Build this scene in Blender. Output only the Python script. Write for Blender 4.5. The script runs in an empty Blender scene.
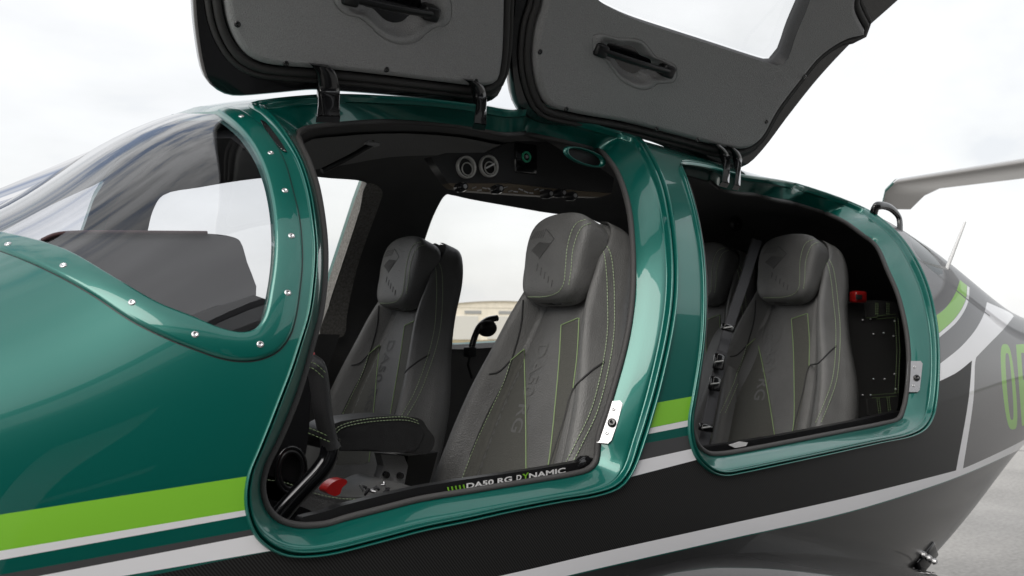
import bpy, bmesh, math, random
import numpy as np
from mathutils import Vector, Matrix
from mathutils.geometry import delaunay_2d_cdt
from mathutils.bvhtree import BVHTree
random.seed(4); rng = np.random.default_rng(7)
PI = math.pi
scene = bpy.context.scene
COL = scene.collection

# ---------------------------------------------------------------- camera
FPX, HZ = 1000.0, 328.0                     # focal length in pixels of a 1024 wide frame, horizon row
CAM = np.array([-1.426, -2.08, 1.45])
YAW = math.radians(36.7)
FW = np.array([math.sin(YAW), math.cos(YAW), 0.0]); RT = np.array([math.cos(YAW), -math.sin(YAW), 0.0]); UP = np.array([0, 0, 1.0])
cd = bpy.data.cameras.new('camera'); co = bpy.data.objects.new('camera', cd); COL.objects.link(co)
cd.sensor_width = 36; cd.lens = FPX / 1024 * 36; cd.shift_y = (HZ - 288) / 1024; cd.clip_start = .05; cd.clip_end = 4000
co.location = CAM; co.rotation_euler = (PI / 2, 0, -YAW)
cd.dof.use_dof = True; cd.dof.focus_distance = 2.0; cd.dof.aperture_fstop = 9.0
scene.camera = co

# ---------------------------------------------------------------- sky, sun, exposure
SUN_EL, SUN_ROT = math.radians(44), math.radians(236)
world = bpy.data.worlds.new('World'); scene.world = world; world.use_nodes = True
wn, wl = world.node_tree.nodes, world.node_tree.links
wn.clear()
def N(nodes, t, **kw):
    n = nodes.new(t)
    for k, v in kw.items(): setattr(n, k, v)
    return n
sky = N(wn, 'ShaderNodeTexSky', sky_type='NISHITA', sun_disc=False, sun_elevation=SUN_EL, sun_rotation=SUN_ROT, altitude=100, air_density=1.2, dust_density=2.5)
tc = N(wn, 'ShaderNodeTexCoord')
mp = N(wn, 'ShaderNodeMapping'); mp.inputs['Scale'].default_value = (1.6, 3.2, 5.0); mp.inputs['Rotation'].default_value = (0, 0, .5)
nz = N(wn, 'ShaderNodeTexNoise'); nz.inputs['Scale'].default_value = 2.8; nz.inputs['Detail'].default_value = 7; nz.inputs['Roughness'].default_value = .58
rp = N(wn, 'ShaderNodeValToRGB')
rp.color_ramp.elements[0].position = .36; rp.color_ramp.elements[0].color = (1.8, 2.2, 3.1, 1)
rp.color_ramp.elements[1].position = .60; rp.color_ramp.elements[1].color = (6.9, 6.9, 6.95, 1)
sx = N(wn, 'ShaderNodeSeparateXYZ'); wl.new(tc.outputs['Generated'], sx.inputs['Vector'])
def ramp_down(sock, a, b, hi):              # hi below a, 0 above b
    r = N(wn, 'ShaderNodeMapRange', interpolation_type='SMOOTHSTEP'); r.inputs['From Min'].default_value = a; r.inputs['From Max'].default_value = b; r.inputs['To Min'].default_value = hi; r.inputs['To Max'].default_value = 0
    wl.new(sock, r.inputs['Value']); return r.outputs['Result']
lf = N(wn, 'ShaderNodeMath', operation='MAXIMUM'); wl.new(ramp_down(sx.outputs['Z'], .30, .52, 1), lf.inputs[0]); wl.new(ramp_down(sx.outputs['Y'], .05, .42, 1), lf.inputs[1])
n3 = N(wn, 'ShaderNodeTexNoise'); n3.inputs['Scale'].default_value = 1.6; n3.inputs['Detail'].default_value = 6; wl.new(mp.outputs['Vector'], n3.inputs['Vector'])
r3 = N(wn, 'ShaderNodeMapRange'); r3.inputs['From Min'].default_value = .35; r3.inputs['From Max'].default_value = .65; r3.inputs['To Min'].default_value = .465; r3.inputs['To Max'].default_value = .56; wl.new(n3.outputs['Fac'], r3.inputs['Value'])
lift = N(wn, 'ShaderNodeMix', data_type='FLOAT'); wl.new(lf.outputs[0], lift.inputs['Factor']); wl.new(nz.outputs['Fac'], lift.inputs['A']); wl.new(r3.outputs['Result'], lift.inputs['B'])
e_ = rp.color_ramp.elements.new(.48); e_.color = (5.2, 5.2, 5.2, 1)
mx = N(wn, 'ShaderNodeMix', data_type='RGBA'); mx.inputs['Factor'].default_value = .9
bg = N(wn, 'ShaderNodeBackground'); bg.inputs['Strength'].default_value = .095
wo = N(wn, 'ShaderNodeOutputWorld')
wl.new(tc.outputs['Generated'], mp.inputs['Vector']); wl.new(mp.outputs['Vector'], nz.inputs['Vector']); wl.new(lift.outputs['Result'], rp.inputs['Fac'])
wl.new(sky.outputs['Color'], mx.inputs['A']); wl.new(rp.outputs['Color'], mx.inputs['B']); wl.new(mx.outputs['Result'], bg.inputs['Color']); wl.new(bg.outputs['Background'], wo.inputs['Surface'])
sd = bpy.data.lights.new('sun', 'SUN'); sd.energy = 1.5; sd.angle = math.radians(50); sd.color = (1, .96, .9)
so = bpy.data.objects.new('sun', sd); COL.objects.link(so)
_az = PI / 2 - SUN_ROT                       # sky rotation runs clockwise from +Y
so.rotation_euler = Vector((math.cos(_az) * math.cos(SUN_EL), math.sin(_az) * math.cos(SUN_EL), math.sin(SUN_EL))).to_track_quat('Z', 'Y').to_euler()
vs = scene.view_settings; vs.view_transform = 'Standard'; vs.look = 'None'; vs.exposure = 0.98; vs.gamma = 1; vs.use_curve_mapping = False
scene.cycles.max_bounces = 10; scene.cycles.transparent_max_bounces = 12; scene.cycles.glossy_bounces = 5; scene.cycles.diffuse_bounces = 4

# ---------------------------------------------------------------- materials
MATS = {}
def mat(name, color, rough=.5, metal=0., coat=0., coat_rough=.03, bump=None, vary=0., spec=.5, vscale=6., wrinkle=False):
    """procedural principled material; bump = (scale, strength, kind)"""
    m = bpy.data.materials.new(name); m.use_nodes = True
    nt = m.node_tree; b = nt.nodes['Principled BSDF']
    b.inputs['Base Color'].default_value = (*color, 1); b.inputs['Roughness'].default_value = rough; b.inputs['Metallic'].default_value = metal
    b.inputs['Coat Weight'].default_value = coat; b.inputs['Coat Roughness'].default_value = coat_rough; b.inputs['Specular IOR Level'].default_value = spec
    t = N(nt.nodes, 'ShaderNodeTexCoord')
    if vary:
        n = N(nt.nodes, 'ShaderNodeTexNoise'); n.inputs['Scale'].default_value = vscale; n.inputs['Detail'].default_value = 8
        r = N(nt.nodes, 'ShaderNodeMapRange'); r.inputs['From Min'].default_value = .3; r.inputs['From Max'].default_value = .7
        r.inputs['To Min'].default_value = 1 - vary; r.inputs['To Max'].default_value = 1 + vary
        h = N(nt.nodes, 'ShaderNodeMix', data_type='RGBA', blend_type='MULTIPLY'); h.inputs['Factor'].default_value = 1
        h.inputs['A'].default_value = (*color, 1)
        nt.links.new(t.outputs['Object'], n.inputs['Vector']); nt.links.new(n.outputs['Fac'], r.inputs['Value'])
        cb = N(nt.nodes, 'ShaderNodeCombineColor')
        for k in range(3): nt.links.new(r.outputs['Result'], cb.inputs[k])
        nt.links.new(cb.outputs['Color'], h.inputs['B']); nt.links.new(h.outputs['Result'], b.inputs['Base Color'])
        q = N(nt.nodes, 'ShaderNodeMapRange'); q.inputs['From Min'].default_value = .3; q.inputs['From Max'].default_value = .7
        q.inputs['To Min'].default_value = max(0, rough - .08); q.inputs['To Max'].default_value = min(1, rough + .08)
        nt.links.new(n.outputs['Fac'], q.inputs['Value']); nt.links.new(q.outputs['Result'], b.inputs['Roughness'])
    if bump:
        sc, st, kind = bump
        if kind == 'noise':
            n = N(nt.nodes, 'ShaderNodeTexNoise'); n.inputs['Scale'].default_value = sc; n.inputs['Detail'].default_value = 4; out = n.outputs['Fac']
        else:
            n = N(nt.nodes, 'ShaderNodeTexVoronoi'); n.inputs['Scale'].default_value = sc; out = n.outputs['Distance']
        bp = N(nt.nodes, 'ShaderNodeBump'); bp.inputs['Strength'].default_value = st; bp.inputs['Distance'].default_value = .002
        nt.links.new(t.outputs['Object'], n.inputs['Vector']); nt.links.new(out, bp.inputs['Height']); nt.links.new(bp.outputs['Normal'], b.inputs['Normal'])
        if wrinkle:
            n2 = N(nt.nodes, 'ShaderNodeTexNoise'); n2.inputs['Scale'].default_value = 11; n2.inputs['Detail'].default_value = 5; n2.inputs['Distortion'].default_value = 1.2
            b2 = N(nt.nodes, 'ShaderNodeBump'); b2.inputs['Strength'].default_value = .16; b2.inputs['Distance'].default_value = .012
            nt.links.new(t.outputs['Object'], n2.inputs['Vector']); nt.links.new(n2.outputs['Fac'], b2.inputs['Height']); nt.links.new(b2.outputs['Normal'], bp.inputs['Normal'])
    MATS[name] = m
    return m
def weave(name, c0, c1, scale, rough, coat, spec=.5):
    """carbon twill: diagonal bands on two axes"""
    m = mat(name, c0, rough, 0, coat, .04, spec=spec); nt = m.node_tree; b = nt.nodes['Principled BSDF']
    t = N(nt.nodes, 'ShaderNodeTexCoord'); mpn = N(nt.nodes, 'ShaderNodeMapping'); mpn.inputs['Rotation'].default_value = (0, math.radians(38), 0)
    w = N(nt.nodes, 'ShaderNodeTexWave', wave_type='BANDS', bands_direction='X'); w.inputs['Scale'].default_value = scale
    mxn = N(nt.nodes, 'ShaderNodeMix', data_type='RGBA'); mxn.inputs['A'].default_value = (*c0, 1); mxn.inputs['B'].default_value = (*c1, 1)
    nt.links.new(t.outputs['Object'], mpn.inputs['Vector']); nt.links.new(mpn.outputs['Vector'], w.inputs['Vector'])
    nt.links.new(w.outputs['Fac'], mxn.inputs['Factor']); nt.links.new(mxn.outputs['Result'], b.inputs['Base Color'])
    return m
def glass(name, tint, ior=1.5, extra=1.8):
    m = bpy.data.materials.new(name); m.use_nodes = True; nt = m.node_tree; nt.nodes.clear()
    o = N(nt.nodes, 'ShaderNodeOutputMaterial'); mxs = N(nt.nodes, 'ShaderNodeMixShader')
    tr = N(nt.nodes, 'ShaderNodeBsdfTransparent'); tr.inputs['Color'].default_value = (*tint, 1)
    gl = N(nt.nodes, 'ShaderNodeBsdfGlossy'); gl.inputs['Roughness'].default_value = .0
    fr = N(nt.nodes, 'ShaderNodeFresnel'); 
    gm = N(nt.nodes, 'ShaderNodeNewGeometry'); fl = N(nt.nodes, 'ShaderNodeMapRange'); fl.inputs['To Min'].default_value = ior; fl.inputs['To Max'].default_value = 1 / ior
    nt.links.new(gm.outputs['Backfacing'], fl.inputs['Value']); nt.links.new(fl.outputs['Result'], fr.inputs['IOR'])
    mu = N(nt.nodes, 'ShaderNodeMath', operation='MULTIPLY', use_clamp=True); mu.inputs[1].default_value = extra
    nt.links.new(fr.outputs['Fac'], mu.inputs[0]); nt.links.new(mu.outputs[0], mxs.inputs['Fac'])
    nt.links.new(tr.outputs[0], mxs.inputs[1]); nt.links.new(gl.outputs[0], mxs.inputs[2]); nt.links.new(mxs.outputs[0], o.inputs['Surface'])
    MATS[name] = m
    return m
mat('green', (.0, .120, .096), .30, .38, 1.0, .012, bump=(22, .05, 'noise')); MATS['green'].node_tree.nodes['Principled BSDF'].inputs['Coat IOR'].default_value = 1.48
mat('lime', (.20, .50, .03), .42, 0, .35, .02)
mat('white', (.74, .74, .76), .4, 0, .8, .02)
mat('silver', (.80, .80, .83), .4, 0, .8, .03)
mat('slate', (.075, .075, .078), .35, .3, 1.0, .02)
mat('graphite', (.065, .065, .07), .36, .2, .35, .02, spec=.35); mat('quarter_glass', (.008, .022, .022), .06, spec=.12)
weave('carbon', (.003, .003, .003), (.028, .028, .028), 78, .5, .05, .2)
mat('belly', (.012, .012, .012), .34, 0, .4, .02); mat('wing_paint', (.015, .015, .016), .3, 0, 1.0, .02, bump=(7, .16, 'noise'))
mat('seal', (.05, .048, .048), .62, bump=(400, .4, 'noise'))
mat('trim', (.016, .016, .017), .6, bump=(900, .3, 'noise'))
mat('lining', (.085, .085, .086), .85, bump=(700, .5, 'noise'), vary=.2)
mat('fabric', (.26, .25, .235), .9, bump=(900, .8, 'noise'), vary=.35, vscale=160)
mat('panel', (.36, .36, .363), .62, bump=(430, .6, 'voronoi'), vary=.14, vscale=420)
mat('black', (.01, .01, .011), .35, bump=(300, .1, 'noise'))
mat('gloss_black', (.008, .008, .009), .16, 0, .5)
mat('leather', (.142, .142, .140), .44, bump=(330, .35, 'voronoi'), vary=.12, vscale=14, wrinkle=True)
mat('leather_dark', (.03, .03, .031), .5, bump=(330, .22, 'voronoi'), vary=.10)
mat('textile', (.112, .112, .10), .72, bump=(650, .7, 'voronoi'), vary=.12, vscale=220)
mat('suede', (.025, .025, .026), .95, bump=(500, .4, 'noise'), vary=.25, vscale=60)
mat('thread', (.46, .58, .36), .7)
mat('thread_green', (.30, .42, .20), .7)
mat('emboss', (.07, .07, .07), .5); mat('emboss_soft', (.142, .142, .138), .5); mat('light_ring', (.05, .48, .26), .4); mat('console', (.028, .028, .029), .42, bump=(300, .1, 'noise')); mat('headliner', (.24, .24, .24), .8, bump=(380, .8, 'voronoi')); mat('hood', (.13, .13, .132), .6, vary=.05); mat('case', (.085, .085, .085), .5, bump=(300, .2, 'voronoi'))
mat('metal', (.62, .62, .63), .3, .9, bump=(60, .05, 'noise'))
mat('plate', (.42, .42, .43), .32, .8, vary=.06, vscale=40)
mat('red', (.52, .02, .02), .3, 0, .4)
mat('amber', (.12, .095, .065), .5)
mat('ring', (.5, .5, .48), .4, .3)
mat('webbing', (.055, .055, .06), .7, bump=(900, .5, 'noise'))
mat('letter_white', (.82, .82, .82), .5)
glass('windscreen', (.85, .86, .895), 1.5, 1.9)
glass('window', (.95, .95, .94), 1.45, 1.2)
glass('dark_window', (.05, .06, .07), 1.5, 1.6)

# ---------------------------------------------------------------- object helpers
def link(name, me, parent=None, loc=None):
    o = bpy.data.objects.new(name, me); COL.objects.link(o)
    if loc is not None: o.location = loc
    if parent is not None: o.parent = parent
    return o
def tag(o, label=None, cat=None, group=None, kind=None):
    for k, v in (('label', label), ('category', cat), ('group', group), ('kind', kind)):
        if v: o[k] = v
    return o
class MB:
    """collects geometry with material slots, builds ONE mesh object"""
    def __init__(s): s.v = []; s.f = []; s.m = []; s.names = []; s.flat = []
    def slot(s, m):
        if m not in s.names: s.names.append(m)
        return s.names.index(m)
    def add(s, vs, fs, m, flat=False):
        b = len(s.v); s.v += [tuple(map(float, p)) for p in vs]; k = s.slot(m)
        for f in fs: s.f.append(tuple(int(i) + b for i in f)); s.m.append(k); s.flat.append(flat)
    def grid(s, P, m, cu=False, cv=False, flip=False):
        """P[i][j] array of points; closes in u / v if asked"""
        P = np.asarray(P, float); a, c = P.shape[:2]; fs = []
        for i in range(a if cu else a - 1):
            for j in range(c if cv else c - 1):
                q = (i * c + j, ((i + 1) % a) * c + j, ((i + 1) % a) * c + (j + 1) % c, i * c + (j + 1) % c)
                fs.append(q[::-1] if flip else q)
        s.add(P.reshape(-1, 3), fs, m)
    def tube(s, pts, r, m, n=8, closed=False, cap=True, flatten=1.0, up=(0, 0, 1)):
        P = np.asarray(pts, float); K = len(P); rr = np.broadcast_to(np.asarray(r, float), (K,))
        T = np.gradient(P, axis=0) if not closed else np.roll(P, -1, 0) - np.roll(P, 1, 0)
        T /= np.linalg.norm(T, axis=1)[:, None] + 1e-12
        A = np.cross(T[0], up)
        if np.linalg.norm(A) < 1e-3: A = np.cross(T[0], (1, 0, 0))
        rings = []
        for i in range(K):
            A = A - T[i] * np.dot(A, T[i]); A /= np.linalg.norm(A) + 1e-12; B = np.cross(T[i], A)
            rings.append([P[i] + rr[i] * (math.cos(a) * A + flatten * math.sin(a) * B) for a in np.linspace(0, 2 * PI, n, endpoint=False)])
        b = len(s.v); s.grid(rings, m, cu=closed, cv=True)
        if cap and not closed:
            s.add(rings[0], [tuple(range(n))[::-1]], m); s.add(rings[-1], [tuple(range(n))], m)
    def box(s, c, d, m, R=None, bev=0):
        c = np.asarray(c, float); d = np.asarray(d, float) / 2; b = min(bev, *(d * .9)) if bev else 0
        V, F = [], []
        if not b:
            V = [(x * d[0], y * d[1], z * d[2]) for x in (-1, 1) for y in (-1, 1) for z in (-1, 1)]
            F = [(0, 1, 3, 2), (4, 6, 7, 5), (0, 4, 5, 1), (2, 3, 7, 6), (0, 2, 6, 4), (1, 5, 7, 3)]
        else:
            bm = bmesh.new(); bmesh.ops.create_cube(bm, size=1)
            for v in bm.verts: v.co = Vector((v.co.x * 2 * d[0], v.co.y * 2 * d[1], v.co.z * 2 * d[2]))
            bmesh.ops.bevel(bm, geom=bm.edges[:], offset=b, segments=2, affect='EDGES', profile=.5)
            bm.verts.index_update(); V = [tuple(v.co) for v in bm.verts]; F = [tuple(v.index for v in f.verts) for f in bm.faces]; bm.free()
        V = np.array(V)
        if R is not None: V = V @ np.asarray(R, float).T
        s.add(V + c, F, m, flat=not b)
    def slab(s, poly, nrm, th, m, bev=0):
        """flat polygon (3-D points) given thickness th along nrm"""
        P = np.asarray(poly, float); nrm = np.asarray(nrm, float); K = len(P)
        tri = delaunay_poly(P)
        Q = P + nrm * th
        s.add(P, [t for t in tri], m, True); s.add(Q, [t[::-1] for t in tri], m, True)
        s.add(np.vstack([P, Q]), [(i, (i + 1) % K, K + (i + 1) % K, K + i) for i in range(K)], m, K < 9)
    def build(s, name, parent=None, weld=False):
        me = bpy.data.meshes.new(name); me.from_pydata(s.v, [], s.f)
        for n in s.names: me.materials.append(MATS[n])
        me.polygons.foreach_set('material_index', s.m); me.polygons.foreach_set('use_smooth', [not k for k in s.flat])
        bm = bmesh.new(); bm.from_mesh(me)
        if weld: bmesh.ops.remove_doubles(bm, verts=bm.verts, dist=1e-5)
        bmesh.ops.recalc_face_normals(bm, faces=bm.faces); bm.to_mesh(me); bm.free()
        return link(name, me, parent)
def delaunay_poly(P):
    P = np.asarray(P, float); n = np.zeros(3)
    for i in range(len(P)): n += np.cross(P[i], P[(i + 1) % len(P)])
    n /= np.linalg.norm(n) + 1e-12
    a = np.cross(n, (0, 0, 1) if abs(n[2]) < .9 else (1, 0, 0)); a /= np.linalg.norm(a); b = np.cross(n, a)
    from mathutils.geometry import tessellate_polygon
    return [tuple(t) for t in tessellate_polygon([[Vector((float(np.dot(p, a)), float(np.dot(p, b)), 0)) for p in P]])]
def spline(pts, n=8, closed=False):
    """Catmull-Rom through pts (any dimension), n samples per span"""
    P = np.asarray(pts, float); K = len(P); out = []
    for i in range(K if closed else K - 1):
        p0 = P[(i - 1) % K] if closed or i > 0 else 2 * P[0] - P[1]
        p1, p2 = P[i], P[(i + 1) % K]
        p3 = P[(i + 2) % K] if closed or i + 2 < K else 2 * P[-1] - P[-2]
        d1, d2, d3 = [max(np.linalg.norm(b - a), 1e-9) ** .5 for a, b in ((p0, p1), (p1, p2), (p2, p3))]
        m1 = (p2 - p1) + d2 * ((p1 - p0) / d1 - (p2 - p0) / (d1 + d2)); m2 = (p2 - p1) + d2 * ((p3 - p2) / d3 - (p3 - p1) / (d2 + d3))
        for t in np.linspace(0, 1, n, endpoint=False):
            h = t * t * (3 - 2 * t)
            out.append((1 - h) * p1 + h * p2 + (t ** 3 - 2 * t * t + t) * m1 + (t ** 3 - t * t) * m2)
    if not closed: out.append(P[-1])
    return np.array(out)
def resample(P, n, closed=False):
    P = np.asarray(P, float)
    if closed: P = np.vstack([P, P[:1]])
    L = np.concatenate([[0], np.cumsum(np.linalg.norm(np.diff(P, axis=0), axis=1))])
    s = np.linspace(0, L[-1], n, endpoint=not closed)
    return np.array([[np.interp(x, L, P[:, k]) for k in range(P.shape[1])] for x in s])
def inset(P, d):
    P = np.asarray(P, float); t = np.roll(P, -1, 0) - np.roll(P, 1, 0); t /= np.linalg.norm(t, axis=1)[:, None] + 1e-12
    n = np.stack([-t[:, 1], t[:, 0]], 1); A = .5 * np.sum(P[:, 0] * np.roll(P[:, 1], -1) - np.roll(P[:, 0], -1) * P[:, 1])
    return P + n * d * (1 if A > 0 else -1)
def inside(poly, pts):
    poly = np.asarray(poly); x, y = pts[:, 0], pts[:, 1]; r = np.zeros(len(pts), bool)
    for i in range(len(poly)):
        x1, y1 = poly[i]; x2, y2 = poly[i - 1]
        if y1 == y2: continue
        c = ((y1 > y) != (y2 > y)) & (x < (x2 - x1) * (y - y1) / (y2 - y1) + x1); r ^= c
    return r

# ---------------------------------------------------------------- lines of sight, used to place outlines at their own distance
def rays(px):
    px = np.atleast_2d(np.asarray(px, float))
    return FW[None] + ((px[:, 0] - 512) / FPX)[:, None] * RT[None] + ((HZ - px[:, 1]) / FPX)[:, None] * UP[None]
def at(px, axis, val):
    D = rays(px); t = (val - CAM[axis]) / D[:, axis]
    return CAM[None] + t[:, None] * D
def at_plane(px, p0, n):
    D = rays(px); n = np.asarray(n, float); t = np.dot(np.asarray(p0, float) - CAM, n) / (D @ n)
    return CAM[None] + t[:, None] * D
def proj(P):
    P = np.atleast_2d(P) - CAM; z = P @ FW
    return np.stack([512 + FPX * (P @ RT) / z, HZ - FPX * P[:, 2] / z], 1)

# ---------------------------------------------------------------- fuselage form
ST = np.array([  # station x, half width, top, widest level, bottom
    (-3.3, .10, 1.10, 1.00, .90), (-3.0, .30, 1.24, 1.02, .74), (-2.4, .50, 1.40, 1.05, .60), (-1.9, .60, 1.485, 1.07, .55), (-1.55, .65, 1.53, 1.08, .53),
    (-1.3, .685, 1.585, 1.09, .52), (-1.07, .70, 1.69, 1.10, .52), (-.84, .715, 1.852, 1.10, .52), (-.65, .725, 1.92, 1.10, .52), (-.39, .735, 1.965, 1.10, .52), (.0, .74, 1.985, 1.10, .52),
    (.4, .735, 1.953, 1.10, .52), (.83, .70, 1.912, 1.11, .55), (1.3, .61, 1.858, 1.145, .665), (1.7, .51, 1.742, 1.20, .80), (2.16, .395, 1.58, 1.25, .95), (2.69, .30, 1.48, 1.28, 1.05),
    (3.6, .21, 1.43, 1.31, 1.17), (4.6, .15, 1.43, 1.34, 1.24), (5.6, .08, 1.44, 1.36, 1.28)])
def natural(x, y):
    n = len(x); h = np.diff(x); A = np.eye(n); b = np.zeros(n)
    for i in range(1, n - 1):
        A[i, i - 1], A[i, i], A[i, i + 1] = h[i - 1], 2 * (h[i - 1] + h[i]), h[i]; b[i] = 6 * ((y[i + 1] - y[i]) / h[i] - (y[i] - y[i - 1]) / h[i - 1])
    return np.linalg.solve(A, b)
SX = ST[:, 0]; SM = [natural(SX, ST[:, k]) for k in range(1, 5)]
def form(x):
    x = np.clip(np.asarray(x, float), SX[0], SX[-1]); i = np.clip(np.searchsorted(SX, x) - 1, 0, len(SX) - 2); h = SX[i + 1] - SX[i]; a = (SX[i + 1] - x) / h; b = (x - SX[i]) / h
    return [a * ST[i, k] + b * ST[i + 1, k] + ((a ** 3 - a) * SM[k - 1][i] + (b ** 3 - b) * SM[k - 1][i + 1]) * h * h / 6 for k in range(1, 5)]
NT, NB = 2.25, 2.5
def hull(x, phi, d=0.):
    """point of the hull at station x, angle phi (0 port side, 90 top, 180 starboard, -90 keel), d metres inside"""
    x = np.asarray(x, float); phi = np.asarray(phi, float); w, zt, zm, zb = form(x); up = np.sin(phi) >= 0
    n = np.where(up, NT, NB); h = np.where(up, zt - zm, zm - zb)
    r = (np.abs(np.cos(phi)) ** n + np.abs(np.sin(phi)) ** n) ** (-1 / n)
    return np.stack([x + 0 * phi, -(w - d) * r * np.cos(phi), zm + (h - d) * r * np.sin(phi)], -1)
def hull_n(x, phi, d=0.):
    e = 1e-3; a = hull(x + e, phi, d) - hull(np.asarray(x) - e, phi, d); b = hull(x, phi + e, d) - hull(x, np.asarray(phi) - e, d)
    n = np.cross(a, b); n /= np.linalg.norm(n, axis=-1)[..., None] + 1e-12
    c = hull(x, phi, d); w, zt, zm, zb = form(x)
    s = np.sign(n[..., 1] * c[..., 1] + n[..., 2] * (c[..., 2] - zm)); return n * s[..., None]
def uv(px, d=0., far=False, smin=.5, smax=9.):
    """where the line of sight through each pixel meets the hull (near or far side) -> (x, phi)"""
    D = rays(px); out = []
    S = np.linspace(smin, smax, 1700)
    def G(P):
        w, zt, zm, zb = form(P[:, 0]); q = P[:, 2] - zm; n = np.where(q >= 0, NT, NB); h = np.where(q >= 0, zt - zm, zm - zb)
        return (np.abs(P[:, 1]) / (w - d)) ** n + (np.abs(q) / (h - d)) ** n - 1
    for v in D:
        P = CAM[None] + S[:, None] * v[None]; g = G(P); g[(P[:, 0] < SX[0]) | (P[:, 0] > SX[-1])] = 9
        idx = np.where((g[:-1] > 0) & (g[1:] <= 0))[0] if not far else np.where((g[:-1] <= 0) & (g[1:] > 0))[0]
        if len(idx):
            k = idx[0] if not far else idx[-1]; a, b = S[k], S[k + 1]
            for _ in range(30):
                c = (a + b) / 2; gc = G((CAM + c * v)[None])[0]
                if (gc > 0) != far: a = c
                else: b = c
            s = (a + b) / 2
        else: s = S[np.argmin(g)]
        p = CAM + s * v; w, zt, zm, zb = [float(t) for t in form(p[0])]
        q = p[2] - zm; h = (zt - zm if q >= 0 else zm - zb) - d
        out.append((p[0], math.atan2(q / h, -p[1] / (w - d)) if not (p[1] > 0 and q < 0) else math.atan2(q / h, -p[1] / (w - d)) + 2 * PI))
    return np.array(out)
def mirror(u): u = np.array(u, float); u[:, 1] = PI - u[:, 1]; return u
PHS = .75
def cdt(polys, x0, x1, p0, p1, step, extra=None):
    """triangulate a strip of (x, phi) space so that every polygon's outline is an edge"""
    xs = np.linspace(x0, x1, max(2, int((x1 - x0) / step) + 1)); ps = np.linspace(p0, p1, max(2, int((p1 - p0) * PHS / step) + 1))
    V = [Vector((a, b * PHS)) for a in xs for b in ps]; E = []
    for P in polys:
        P = np.array(P, float); P[:, 0] = np.clip(P[:, 0], x0, x1); P[:, 1] = np.clip(P[:, 1], p0, p1); b = len(V)
        V += [Vector((float(q[0]), float(q[1] * PHS))) for q in P]; E += [(b + i, b + (i + 1) % len(P)) for i in range(len(P))]
    r = delaunay_2d_cdt(V, E, [], 0, 1e-5)
    v = np.array([(q.x, q.y / PHS) for q in r[0]]); f = np.array([t for t in r[2]])
    return v, f
def skin(name, v, f, cls, mats, parent, d=0., keep=None):
    """mesh object over chosen triangles, exact normals"""
    used = np.unique(f); remap = -np.ones(len(v), int); remap[used] = np.arange(len(used)); vv = v[used]; ff = remap[f]
    P = hull(vv[:, 0], vv[:, 1], d); Nn = hull_n(vv[:, 0], vv[:, 1], d)
    t = P[ff]; fn = np.cross(t[:, 1] - t[:, 0], t[:, 2] - t[:, 0]); c = (fn * Nn[ff[:, 0]]).sum(1) < 0
    ff[c] = ff[c][:, ::-1]
    me = bpy.data.meshes.new(name); me.from_pydata(P.tolist(), [], ff.tolist())
    for m in mats: me.materials.append(MATS[m])
    me.polygons.foreach_set('material_index', [int(k) for k in cls]); me.polygons.foreach_set('use_smooth', [True] * len(ff))
    me.normals_split_custom_set_from_vertices(Nn.tolist())
    return link(name, me, parent)
# ---------------------------------------------------------------- ground, far field, hangars
def noise_ground():
    m = mat('concrete', (.46, .45, .43), .85, bump=(40, .25, 'noise')); nt = m.node_tree; b = nt.nodes['Principled BSDF']
    t = N(nt.nodes, 'ShaderNodeTexCoord')
    n1 = N(nt.nodes, 'ShaderNodeTexNoise'); n1.inputs['Scale'].default_value = .55; n1.inputs['Detail'].default_value = 10; n1.inputs['Roughness'].default_value = .65
    n2 = N(nt.nodes, 'ShaderNodeTexNoise'); n2.inputs['Scale'].default_value = 35; n2.inputs['Detail'].default_value = 6
    r1 = N(nt.nodes, 'ShaderNodeValToRGB'); r1.color_ramp.elements[0].position = .3; r1.color_ramp.elements[0].color = (.25, .245, .235, 1); r1.color_ramp.elements[1].position = .7; r1.color_ramp.elements[1].color = (.39, .38, .365, 1)
    r2 = N(nt.nodes, 'ShaderNodeMapRange'); r2.inputs['From Min'].default_value = .25; r2.inputs['From Max'].default_value = .75; r2.inputs['To Min'].default_value = .78; r2.inputs['To Max'].default_value = 1.15
    x = N(nt.nodes, 'ShaderNodeMix', data_type='RGBA', blend_type='MULTIPLY'); x.inputs['Factor'].default_value = 1
    c = N(nt.nodes, 'ShaderNodeCombineColor')
    nt.links.new(t.outputs['Object'], n1.inputs['Vector']); nt.links.new(t.outputs['Object'], n2.inputs['Vector'])
    nt.links.new(n1.outputs['Fac'], r1.inputs['Fac']); nt.links.new(n2.outputs['Fac'], r2.inputs['Value'])
    for k in range(3): nt.links.new(r2.outputs['Result'], c.inputs[k])
    nt.links.new(r1.outputs['Color'], x.inputs['A']); nt.links.new(c.outputs['Color'], x.inputs['B']); nt.links.new(x.outputs['Result'], b.inputs['Base Color'])
noise_ground()
mat('grass', (.075, .085, .03), .9, vary=.35, vscale=.4); mat('dry_grass', (.22, .18, .09), .9, vary=.3, vscale=.3)
mat('hangar_wall', (.85, .80, .70), .55, vary=.08, vscale=1.5, bump=(3, .2, 'noise')); mat('hangar_dark', (.35, .36, .37), .6); mat('hangar_roof', (.6, .6, .6), .5)
mat('hangar_door', (.66, .66, .64), .5); mat('tar', (.05, .05, .05), .8); mat('dark_trees', (.03, .05, .02), .9, vary=.4, vscale=.5)
g = MB(); g.add([(-1500, -1500, 0), (1500, -1500, 0), (1500, 1500, 0), (-1500, 1500, 0)], [(0, 1, 2, 3)], 'grass'); tag(g.build('ground'), kind='structure')
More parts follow.
